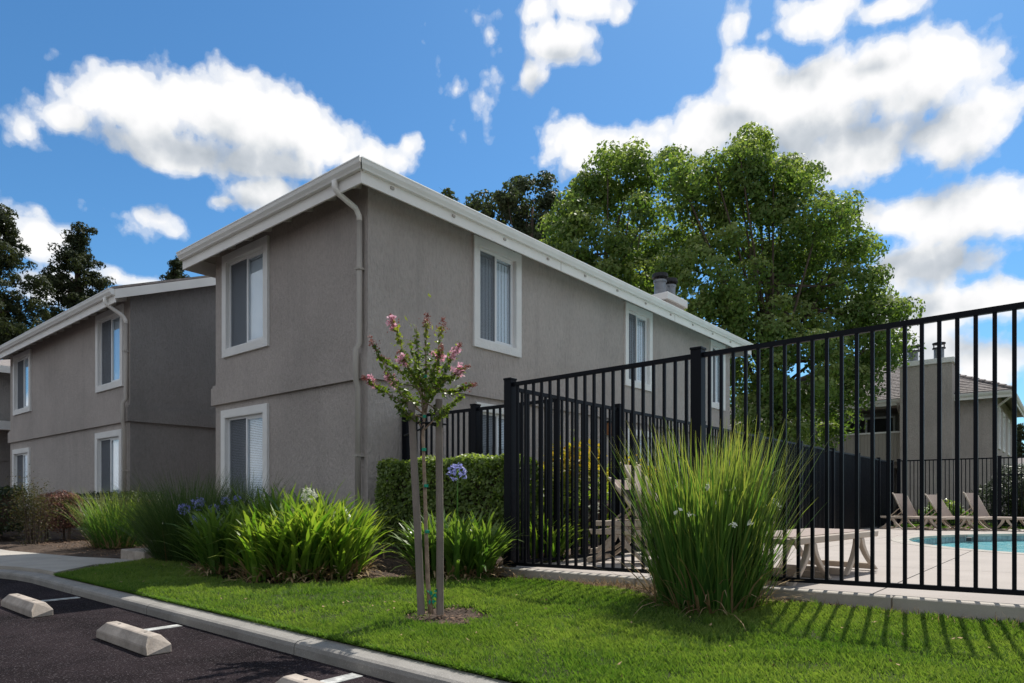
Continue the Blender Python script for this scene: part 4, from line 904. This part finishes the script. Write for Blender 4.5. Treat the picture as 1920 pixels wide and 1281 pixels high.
def hedge(name, box_, n, size, m, label, cat='hedge', core=.1, rounded=.12, lump_=.04, legs=True, asp=.55, tipup=True):
    x0, x1, y0, y1, z0, z1 = box_; cx, cy = (x0 + x1) / 2, (y0 + y1) / 2
    p = root(name, (cx, cy, gzf(cx)), label, cat)
    dims = np.array([x1 - x0, y1 - y0, z1 - z0]); ctr = np.array([cx, cy, (z0 + z1) / 2])
    ar = np.array([dims[1] * dims[2]] * 2 + [dims[0] * dims[2]] * 2 + [dims[0] * dims[1]] * 2); ar[4] *= .3; ar /= ar.sum()
    fc_ = N.choice(6, n, p=ar); q = N.uniform(-.5, .5, (n, 3)); ax = np.array([0, 0, 1, 1, 2, 2])[fc_]; sg = np.array([-1, 1, -1, 1, -1, 1])[fc_]
    q[np.arange(n), ax] = sg * .5; c = q * dims; out = np.zeros((n, 3)); out[np.arange(n), ax] = sg
    half = dims / 2; ov = np.maximum(np.abs(c) - (half - rounded), 0); L = np.linalg.norm(ov, axis=1); k = L > rounded; c[k] = np.sign(c[k]) * (np.minimum(np.abs(c[k]), half - rounded) + ov[k] / L[k, None] * rounded)
    bump_ = lump_ * (np.sin(c[:, 0] * 9 + c[:, 2] * 5) * np.sin(c[:, 1] * 8 + 1 + c[:, 2] * 7)); depth = np.abs(N.normal(0, 1, n)) * core * .7
    c = c + out * (bump_ - depth)[:, None] + ctr; out[:, 2] += .35
    v, qd = leafcloud(c, out, size, asp, .7)
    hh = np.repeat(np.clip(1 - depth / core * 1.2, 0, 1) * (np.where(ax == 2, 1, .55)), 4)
    o = npmesh('foliage', v, qd, N.random(n), hh, M[m], p); o['kind'] = 'stuff'
    s = core * 1.5
    part('inner_twigs', G().box(x0 + s, x1 - s, y0 + s, y1 - s, z0 + s * .6, z1 - s), M['soil'], p, bevel=.03)
    if legs:
        for i in range(5):
            x, y = R.uniform(x0 + s, x1 - s), R.uniform(y0 + s, y1 - s); part('stem', G().tube([(x, y, gzf(x) - .05), (x + R.gauss(0, .03), y + R.gauss(0, .03), z0 + .2)], .018, 6), M['bark'], p)
    return p
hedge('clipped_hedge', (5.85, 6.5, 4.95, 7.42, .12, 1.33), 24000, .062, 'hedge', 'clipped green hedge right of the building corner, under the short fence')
hedge('clipped_hedge', (3.2, 4.15, 16.6, 26, .1, 1.03), 22000, .07, 'hedgedark', 'dark green clipped hedge along the left building')
hedge('clipped_shrub', (4.1, 4.8, 15.15, 16.25, .12, .93), 9000, .035, 'redhedge', 'reddish-brown clipped barrel shrub left of the sunlit grass clump', 'shrub', rounded=.28, asp=.6)
hedge('clipped_shrub', (5.2, 5.85, 14.0, 17.5, .1, .92), 7000, .05, 'hedgedark', 'dark low shrub behind the sunlit grass clump', 'shrub')
# straggly nandina between hedge and barrel shrub
nd_ = root('nandina_shrub', (3.75, 14.7, -.05), 'straggly reddish shrub with bare stems beside the dark hedge', 'shrub')
cs = []
for i in range(16):
    a = R.uniform(0, 2 * pi); b = Vector((3.75 + cos(a) * .08, 14.7 + sin(a) * .1, -.05)); t = Vector((3.75 + cos(a) * R.uniform(.05, .26), 14.7 + sin(a) * R.uniform(.05, .3), R.uniform(.45, 1.05)))
    part('stem', G().tube([b, b.lerp(t, .6) + Vector((0, 0, .08)), t], [.012, .009, .004], 5), M['bark'], nd_)
    cs.append(np.array(t) + N.normal(0, 1, (170, 3)) * (.12, .12, .14)); cs.append(np.array(b.lerp(t, .5)) + N.normal(0, 1, (50, 3)) * (.12, .12, .18))
c = np.concatenate(cs); v, q = leafcloud(c, np.tile([0, 0, 1.], (len(c), 1)), .045, .35, .8); npmesh('foliage', v, q, N.random(len(q)), np.zeros(len(v)), M['nandina'], nd_)['kind'] = 'stuff'

def bush(name, cx, cy, cz, rx, ry, rz, n, size, m, label, cat='bush', asp=.5, spikes=0, flowers=0, fcol='white', zb=0):
    p = root(name, (cx, cy, zb), label, cat); d = N.normal(0, 1, (n, 3)); d /= np.linalg.norm(d, axis=1, keepdims=True)
    lum = 1 + .16 * np.sin(d[:, 0] * 7 + 1) * np.sin(d[:, 1] * 6 + 2) + .12 * np.sin(d[:, 2] * 9); rr = (1 - np.abs(N.normal(0, .16, n))) * lum
    c = d * rr[:, None] * np.array([rx, ry, rz]) + np.array([cx, cy, cz]); v, q = leafcloud(c, d + np.array([0, 0, .3]), size, asp, .7)
    hh = np.repeat(np.clip((c[:, 2] - cz) / rz, 0, 1) ** .6, 4)
    npmesh('foliage', v, q, N.random(n), hh, M[m], p)['kind'] = 'stuff'
    part('inner_twigs', G().tube([(cx, cy, cz - rz * .55), (cx, cy, cz), (cx, cy, cz + rz * .5)], [rx * .35, rx * .6, rx * .3], 8), M['soil'], p)
    for i in range(4): part('stem', G().tube([(cx + R.gauss(0, .06), cy + R.gauss(0, .06), zb - .1), (cx + R.gauss(0, rx * .3), cy + R.gauss(0, ry * .3), cz)], .02, 5), M['bark'], p)
    for i in range(spikes):
        a = R.uniform(0, 2 * pi); q_ = R.uniform(0, .8); t = np.array([cx + cos(a) * q_ * rx, cy + sin(a) * q_ * ry, cz + rz * R.uniform(.75, 1.25)])
        k = 14; c = t + N.normal(0, 1, (k, 3)) * (.03, .03, .07); v, q = leafcloud(c, np.tile([.3, 0, .4], (k, 1)), size * 1.1, .4, .8); npmesh('shoot', v, q, N.random(k), np.ones(len(v)), M[m], p)
    for i in range(flowers):
        a = R.uniform(pi * .55, pi * 1.5); e = R.uniform(-.2, 1.1); t = np.array([cx + cos(a) * cos(e) * rx, cy + sin(a) * cos(e) * ry, cz + sin(e) * rz]); k = 12; c = t + N.normal(0, .06, (k, 3)); v, q = leafcloud(c, np.tile([-.6, -.2, .5], (k, 1)), .05, .8, .7); npmesh('bloom', v, q, N.random(k), np.zeros(len(v)), M[fcol], p)
    return p
bush('photinia_bush', 7.85, 5.45, .70, .95, .45, .66, 4200, .095, 'photinia', 'green bush with red and yellow tips behind the corner of the fence', spikes=60)
bush('photinia_bush', 9.9, 5.8, .66, .8, .5, .6, 4200, .095, 'photinia', 'green bush with orange tips beside the lounger backrest', spikes=40)
bush('photinia_bush', 11.0, 5.9, .6, .9, .5, .6, 7000, .08, 'photinia', 'bush with coloured tips behind the fence, right of the wall lamp', spikes=16)
bush('green_bush', 14.5, 6.0, .5, 1.3, .6, .62, 6000, .09, 'hedge', 'green bush glimpsed through the long receding fence')
bush('green_bush', 19.0, 6.0, .4, 1.6, .7, .7, 6000, .1, 'hedge', 'green bush at the far end of the receding fence')
bush('oleander_bush', 28.2, 1.2, .75, 1.0, 1.25, 1.1, 9000, .15, 'hedgedark', 'dark oleander behind the far fence, tallest of its row', asp=.22, zb=-.2)
bush('oleander_bush', 28.3, -1.3, .65, 1.0, 1.5, 1.0, 9000, .14, 'hedge', 'oleander bush with white blooms behind the far gate section', asp=.22, flowers=26, zb=-.2)
bush('oleander_bush', 28.4, -4.2, .7, 1.1, 1.6, 1.1, 6000, .15, 'hedgedark', 'oleander bush past the right edge beyond the far fence', asp=.22, flowers=8, zb=-.2)
bush('low_shrub', 27.6, 3.4, .15, .5, .7, .5, 4000, .12, 'aga', 'bright green low shrub with white blooms behind the far loungers', asp=.3, flowers=12, zb=-.2)

# strip of grass before and behind the far fence
n = 26000; x = N.uniform(24.92, 31, n); y = N.uniform(-8, 4.8, n)
v, q, h = blades(np.stack([x, y, np.full(n, -.24)], 1), N.uniform(0, 2 * pi, n), np.abs(N.normal(0, .4, n)), N.uniform(.05, .13, n), np.full(n, .02), N.uniform(0, .5, n), seg=1)
o = npmesh('grass', v, q, N.random(n), h * .4, M['grass']); tag(o, 'bright strip of grass under the far fence', 'grass', kind='stuff')

# ------------------------------------------------------------------ crape myrtle and its stakes
D = 5.0
cm = root('crape_myrtle', tuple(at(808, 1148, D)), 'young crape myrtle with pink flower sprays between two stakes', 'tree')
tb = at(808, 1150, D); pts = [tb, at(802, 1090, D + .01), at(799, 1000, D + .02), at(796, 900, D + .02), at(793, 820, D), at(796, 760, D), at(800, 700, D), at(797, 640, D)]
part('trunk', G().tube(pts, [.022, .017, .015, .0135, .0125, .011, .008, .004], 8), M['palebark'], cm, smooth=True)
tips = [(735, 598, .05), (800, 598, 0), (830, 606, .08), (697, 640, -.1), (728, 705, .12), (688, 712, -.05), (858, 652, .1), (872, 690, -.08), (884, 722, .06), (826, 655, -.2), (752, 668, -.18), (842, 705, .22), (770, 640, .2), (812, 690, -.25), (868, 740, -.15), (760, 730, .25), (715, 672, .2), (780, 610, -.12), (845, 760, .1), (740, 760, -.15)]
pan = {0, 1, 2, 3, 4, 5, 6, 7, 8, 9, 10, 16}
lc = []; lo_ = []
for i, (x, y, dd) in enumerate(tips):
    t = at(x, y, D + dd); b = Vector(pts[4]).lerp(Vector(pts[6]), R.uniform(.0, .85)); m_ = b.lerp(t, .5) + Vector((0, 0, -.03 + R.gauss(0, .015)))
    br = part('branch', G().tube([b, b.lerp(m_, .5) + Vector((0, 0, .01)), m_, m_.lerp(t, .55) + Vector((0, 0, .008)), t], [.0065, .0055, .0045, .0035, .002], 6), M['palebark'], cm, smooth=True)
    for k in range(95):
        s = R.uniform(.3, .97); c = (b.lerp(m_, s * 2) if s < .5 else m_.lerp(t, s * 2 - 1)); o_ = Vector((R.gauss(0, 1), R.gauss(0, 1), R.gauss(0, 1))).normalized(); sp_ = .05 if s < .8 else .025
        lc.append(c + o_ * R.uniform(.005, sp_)); lo_.append(o_ * .5 + Vector((0, 0, .4)))
    if i in pan:
        dirn = (t - m_).normalized(); n = 110; s = N.random(n); c = np.array(t) + np.outer(s * .10 - .06, np.array(dirn)) + N.normal(0, 1, (n, 3)) * (.006 + .018 * (1 - s))[:, None]
        v, q = leafcloud(c, N.normal(0, 1, (n, 3)), .013, .9, 1); fcx = npmesh('bud_spray', v, q, N.random(n), np.zeros(len(v)), M['bud'], br); fcx['kind'] = 'stuff'
        if i in (0, 4, 5, 6, 7, 9, 10):
            for j in range(7):
                cc = np.array(t) - np.array(dirn) * R.uniform(.0, .09) + N.normal(0, .017, 3); k = 12; c = cc + N.normal(0, .011, (k, 3)); v, q = leafcloud(c, N.normal(0, 1, (k, 3)), .026, .8, 1)
                npmesh('blossom', v, q, N.random(k), np.zeros(len(v)), M['pink'], br)
c = np.array([tuple(a) for a in lc]); oo = np.array([tuple(a) for a in lo_])
k = 190; ctr = np.array(at(797, 690, D)); c2 = ctr + N.normal(0, 1, (k, 3)) * (.11, .11, .13); c = np.concatenate([c, c2]); oo = np.concatenate([oo, np.tile([0, 0, 1.], (k, 1))])
v, q = leafcloud(c, oo, .044, .5, .6); hh = np.repeat(np.clip((c[:, 2] - ctr[2]) * 3, 0, 1), 4)
npmesh('foliage', v, q, N.random(len(q)), hh, M['myrtle'], cm)['kind'] = 'stuff'
for x, y in ((795, 843), (799, 911), (801, 997), (795, 781), (797, 706)):
    c = at(x, y, D); part('plastic_tape', G().tube([c - Vector((0, 0, .011)), c + Vector((0, 0, .011))], .0175, 8), M['tape'], cm)
c = at(812, 1118, D); n = 26; cc = np.array(c) + N.normal(0, 1, (n, 3)) * (.018, .018, .04); v, q = leafcloud(cc, N.normal(0, 1, (n, 3)), .035, .6, 1); npmesh('torn_tape', v, q, N.random(n), np.zeros(len(v)), M['tape'], cm)['kind'] = 'stuff'
for (xb, xt, yt, dd, lab, slack) in ((790, 771, 754, -.05, 'leaning grey wooden stake left of the young tree', 0), (825, 823, 749, .03, 'upright grey wooden stake right of the young tree', 0)):
    b, t = at(xb, 1152, D + dd), at(xt, yt, D + dd); s_ = root('tree_stake', tuple(b), lab, 'stake')
    part('pole', G().tube([b, b.lerp(t, .35) + Vector((.004, 0, 0)), b.lerp(t, .7), t], [.028, .0275, .027, .0265], 12), M['stake'], s_, smooth=False)
    q1 = at(796, 795 if xb > 800 else 790, D); z_ = at(xt + (3 if xb > 800 else -2), 796 if xb > 800 else 815, D + dd)
    part('rubber_tie', G().tube([z_ + Vector((.03, -.03, 0)), z_.lerp(q1, .5) + Vector((-.02, .02, .012)), q1 + Vector((-.02, .0, .005)), q1 + Vector((.0, .022, 0)), q1 + Vector((.02, 0, 0)), z_.lerp(q1, .5) + Vector((.02, -.02, -.008)), z_ + Vector((-.03, .03, -.01))], .007, 6), M['rubber'], s_, smooth=True)
p = at(720, 1050, 9.0); single('garden_stick', G().tube([p, p + Vector((0, .01, .2))], .012, 6), M['dry'], tuple(p), 'short pale stick standing in soil before the building corner', 'stick')

# ------------------------------------------------------------------ loungers
def lounger(loc, rz, back, label, group=None, stack=0):
    r = root('sun_lounger', (0, 0, 0), label, 'lounger', group)
    H = .40; L = 1.92; w = .66
    def rail(y):
        return G().hexa([(0, y - .022, H - .062), (L, y - .022, H - .062), (L, y + .022, H - .062), (0, y + .022, H - .062), (-.03, y - .022, H), (L + .02, y - .022, H), (L + .02, y + .022, H), (-.03, y + .022, H)])
    for y in (0, w): part('side_rail', rail(y), M['resin'], r, bevel=.008)
    for x in (.0, L - .045): part('cross_bar', G().box(x, x + .045, .023, w - .023, H - .06, H - .01), M['resin'], r, bevel=.006)
    def arch(x0, x1, y, z1=H - .063):   # a bowed leg from the rail at x0 to the floor at x1
        pr = []
        for i in range(7): t = i / 6; pr.append((x0 + (x1 - x0) * (t ** 1.6), z1 * (1 - t)))
        g = G(); wv = [.075 - .02 * (i / 6) for i in range(7)]; a = [(x - q / 2, z) for (x, z), q in zip(pr, wv)] + [(x + q / 2, z) for (x, z), q in list(zip(pr, wv))[::-1]]
        return g.prism(a, lambda p: (p[0], y - .024, p[1]), lambda p: (p[0], y + .024, p[1]))
    for y in (0, w):
        for x0, x1 in ((.30, -.04), (.38, .72), (1.40, 1.12), (1.50, 1.90)): part('leg', arch(x0, x1, y), M['resin'], r, bevel=.005)
    for x in (-.04, .72, 1.12, 1.90): part('foot_bar', G().box(x - .03, x + .03, .025, w - .025, .0, .06), M['resin'], r, bevel=.006)
    n = 14; g = G()
    p0 = .72 if back > 0 else .05
    g.box(p0, L - .05, .03, w - .03, H - .004, H + .004)
    part('sling_seat', g, M['sling'], r)
    bl = .76; a = back
    px, pz = .72, H + .01
    def bp(s, off): return (px - cos(a) * s * bl + sin(a) * off * .0, pz + sin(a) * s * bl)
    if back > 0:
        g = G(); k = 10
        for i in range(k):
            s0, s1 = i / k, (i + 1) / k; (xa, za), (xb, zb) = bp(s0, 0), bp(s1, 0); da = .035 * sin(pi * s0); db = .035 * sin(pi * s1)
            g.poly([(xa + da * sin(a), .05, za - da * .5), (xa + da * sin(a), w - .05, za - da * .5), (xb + db * sin(a), w - .05, zb - db * .5), (xb + db * sin(a), .05, zb - db * .5)])
        part('sling_back', g, M['sling'], r, smooth=True)
        for y in (.035, w - .035): part('back_rail', G().tube([(px, y, pz - .02), bp(.5, 0)[:1] + (y,) + (bp(.5, 0)[1] - .015,), (bp(1, 0)[0], y, bp(1, 0)[1]), (bp(1, 0)[0] - .03, y, bp(1, 0)[1] + .012)], [.024, .024, .022, .018], 8), M['resin'], r, smooth=True)
        part('back_bar', G().tube([(bp(.97, 0)[0] - .02, .04, bp(.97, 0)[1]), (bp(.97, 0)[0] - .02, w - .04, bp(.97, 0)[1])], .017, 8), M['resin'], r, smooth=True)
        part('back_prop', G().tube([(bp(.45, 0)[0], w * .25, bp(.45, 0)[1]), (.18, w * .25, H)], .012, 6), M['resin'], r); part('back_prop', G().tube([(bp(.45, 0)[0], w * .75, bp(.45, 0)[1]), (.18, w * .75, H)], .012, 6), M['resin'], r)
    r.location = loc; r.rotation_euler.z = rz; return r
lounger((6.72, 4.4, dz(6.8, 4.2)), radians(-80), radians(50), 'lower of two stacked sun loungers just behind the corner of the fence')
lounger((6.76, 4.38, dz(6.8, 4.2) + .10), radians(-80), radians(60), 'upper of two stacked sun loungers with the higher taupe backrest')
lounger((5.78, 1.78, dz(6, 1.8)), radians(-7), 0, 'sun lounger lying flat, half hidden by the big grass clump')
for i, (px, d, b, lab) in enumerate(((1652, 20.4, 62, 'far sun lounger nearest the fence corner, leftmost of three'), (1716, 20.0, 56, 'far sun lounger with the lowest backrest, middle of three'), (1782, 19.6, 62, 'far sun lounger with dark shadow stripes on its backrest, rightmost of three'))):
    q = at(px, 932, d); lounger((q.x, q.y, dz(q.x, q.y) - .0), radians(-113), radians(b), lab, 'loungers lined up at the far end of the pool')

# ------------------------------------------------------------------ trees
def clumpy(lobes, nclump, nleaf, size, crad, m, parent, asp=.65, name='crown', up=.35, flat=1.):
    cs = []; os_ = []; rn = []
    for (c, r) in lobes:
        c = np.array(c); k = max(3, int(nclump * (r ** 1.6)))
        d = N.normal(0, 1, (k, 3)); d /= np.linalg.norm(d, axis=1, keepdims=True); rad = r * N.uniform(.45, 1.02, k) ** .6
        cc = c + d * rad[:, None] * np.array([1, 1, flat])
        for q, dd in zip(cc, d):
            cr = crad * N.uniform(.55, 1.25); n = int(nleaf * cr / crad); e = N.normal(0, 1, (n, 3)) + np.array([0, 0, up]); e /= np.linalg.norm(e, axis=1, keepdims=True)
            rr = cr * N.uniform(.35, 1., n) ** .45; cs.append(q + e * rr[:, None] * np.array([1, 1, .8])); os_.append(e + dd * .4); rn.append(np.clip(N.uniform(0, .65) + N.uniform(-.25, .35, n), 0, 1))
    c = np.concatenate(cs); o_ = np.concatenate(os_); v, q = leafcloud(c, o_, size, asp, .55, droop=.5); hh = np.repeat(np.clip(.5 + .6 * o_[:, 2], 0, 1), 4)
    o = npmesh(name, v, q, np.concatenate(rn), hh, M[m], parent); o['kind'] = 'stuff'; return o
def tree(name, label, base, lobes_px, d, dj, ncl, nlf, size, crad, m, trunk_r, group=None, extra=()):
    r = root(name, base, label, 'tree', group); lobes = []
    f = d / 1250
    for px, py, rp in lobes_px:
        lobes.append((tuple(at(px, py, d + R.uniform(-dj, dj))), rp * f))
    clumpy(lobes, ncl, nlf, size, crad, m, r)
    cz = sum(c[2] for c, _ in lobes) / len(lobes); b = Vector(base)
    top = Vector((b.x, b.y, cz)); tg = G().tube([b, b.lerp(top, .35) + Vector((.1, -.05, 0)), b.lerp(top, .7) + Vector((-.1, .1, 0)), top], [trunk_r, trunk_r * .8, trunk_r * .6, trunk_r * .35], 10)
    part('trunk', tg, M['bark'], r, smooth=True)
    for c, rr in lobes:
        s = b.lerp(top, R.uniform(.3, .95)); c = Vector(c); mid_ = s.lerp(c, .5) + Vector((0, 0, -.2)); part('limb', G().tube([s, mid_, c, c + Vector((R.gauss(0, .3), R.gauss(0, .3), rr * .5))], [trunk_r * .25, trunk_r * .15, trunk_r * .08, trunk_r * .02], 6), M['bark'], r, smooth=True)
    return r
T2 = [(1412, 268, 20), (1440, 285, 18), (1388, 296, 20), (1340, 318, 22), (1264, 312, 22), (1482, 322, 22), (1520, 345, 22), (1590, 400, 20), (1625, 470, 20), (1640, 520, 22), (1685, 590, 20), (1415, 300, 46), (1385, 345, 50), (1450, 350, 55), (1320, 345, 48), (1275, 335, 36), (1500, 350, 36), (1540, 400, 50), (1300, 420, 62), (1400, 430, 80), (1490, 450, 70), (1585, 460, 38), (1560, 500, 60), (1350, 520, 80), (1450, 540, 85), (1275, 500, 40),
      (1590, 560, 52), (1530, 610, 75), (1625, 580, 40), (1650, 600, 40), (1420, 640, 85), (1330, 610, 60), (1600, 660, 60), (1655, 650, 40), (1500, 700, 80), (1410, 740, 60), (1590, 730, 45), (1450, 800, 65), (1530, 790, 55), (1400, 840, 45), (1480, 870, 50)]
tree('broadleaf_tree', 'broad dark-green maple-like tree behind the right end of the building', (27.5, 9.3, -.2), T2, 27, 2.0, 15, 150, .165, .66, 'tree', .32, 'leafy trees behind the corner building')
T1 = [(1192, 300, 16), (1140, 302, 18), (1098, 352, 18), (1070, 395, 18), (1050, 470, 34), (1090, 400, 30), (1240, 470, 34), (1200, 510, 40), (1190, 320, 34), (1140, 335, 34), (1215, 345, 24), (1105, 385, 36), (1165, 390, 45), (1215, 400, 34), (1060, 440, 36), (1120, 460, 55), (1190, 470, 52), (1085, 505, 34), (1160, 540, 55), (1225, 530, 36), (1040, 425, 22), (1215, 590, 50), (1245, 560, 30), (1260, 620, 40)]
tree('broadleaf_tree', 'lighter green tree behind the roof, left of the broadest one', (26.5, 16.5, -.2), T1, 31, 2.0, 15, 140, .18, .70, 'tree', .26, 'leafy trees behind the corner building')
T0 = [(985, 365, 30), (1020, 360, 28), (950, 365, 22), (935, 395, 32), (905, 385, 20), (1000, 410, 42), (960, 430, 40), (1040, 400, 30), (888, 392, 12), (1010, 450, 34), (1065, 380, 20)]
tree('oak_tree', 'grey-green oak behind the roof, furthest left of the leafy trees', (33, 26, -.2), T0, 42, 2.0, 12, 110, .22, .62, 'treedark', .25)
tree('oak_tree', 'small grey-green treetop just over the roof edge', (33, 34, -.2), [(836, 362, 12), (828, 372, 10), (845, 372, 8)], 46, .5, 5, 60, .22, .35, 'treedark', .2)

def conifer(label, d, px, top, bot, wpx, rad_scale=1., n=26):
    f = d / 1250; b = at(px, 932, d); b.z = -.2; zt = at(px, top, d).z; zb = at(px, bot, d).z
    r = root('conifer', tuple(b), label, 'tree', 'dark conifers beyond the left building')
    part('trunk', G().tube([b, Vector((b.x, b.y, (zb + zt) / 2)), Vector((b.x, b.y, zt))], [.38, .22, .03], 8), M['bark'], r, smooth=True)
    lob = []
    for i in range(n):
        t = (i + R.random()) / n; z = zt - .3 - t * (zt - zb); rr = (.12 + .88 * t ** .75) * wpx * f * R.uniform(.65, 1.1); a = i * 2.399 + R.gauss(0, .3); e = Vector((b.x + cos(a) * rr, b.y + sin(a) * rr, z - rr * .1 + R.uniform(0, .5)))
        part('limb', G().tube([Vector((b.x, b.y, z - .2)), e], [.07, .02], 5), M['bark'], r)
        for k in range(3): s = (.45, .75, 1.)[k]; lob.append((tuple(Vector((b.x, b.y, z)).lerp(e, s)), (.55 + .35 * rad_scale) * (.7 + .3 * k) * (.6 + .5 * t)))
    clumpy(lob, 9, 80, .22, .42, 'needle', r, .4, flat=.6)
    return r
conifer('dark conifer rising over the left gutter, second from the picture edge', 45, 146, 438, 640, 62, 1, 24)
conifer('tallest dark conifer, cut by the left edge of the picture', 40, -12, 385, 680, 92, 1.1, 30)
conifer('small distant conifer top between the left roof and the corner building', 75, 331, 488, 560, 24, 1, 12)
conifer('tiny distant conifer at the right edge over the low house', 95, 1912, 795, 860, 8, 1, 8)
# trees across the parking lot that show in the window panes
def back_tree(src, loc, label):
    c = src.copy(); S.collection.objects.link(c); c.location = loc; c['label'] = label; c['group'] = 'trees across the parking lot'
    for ch in src.children:
        k = ch.copy(); S.collection.objects.link(k); k.parent = c
t2 = bpy.data.objects['broadleaf_tree']
back_tree(t2, (-27, 24, -.3), 'tree across the parking lot reflected in the left building panes')
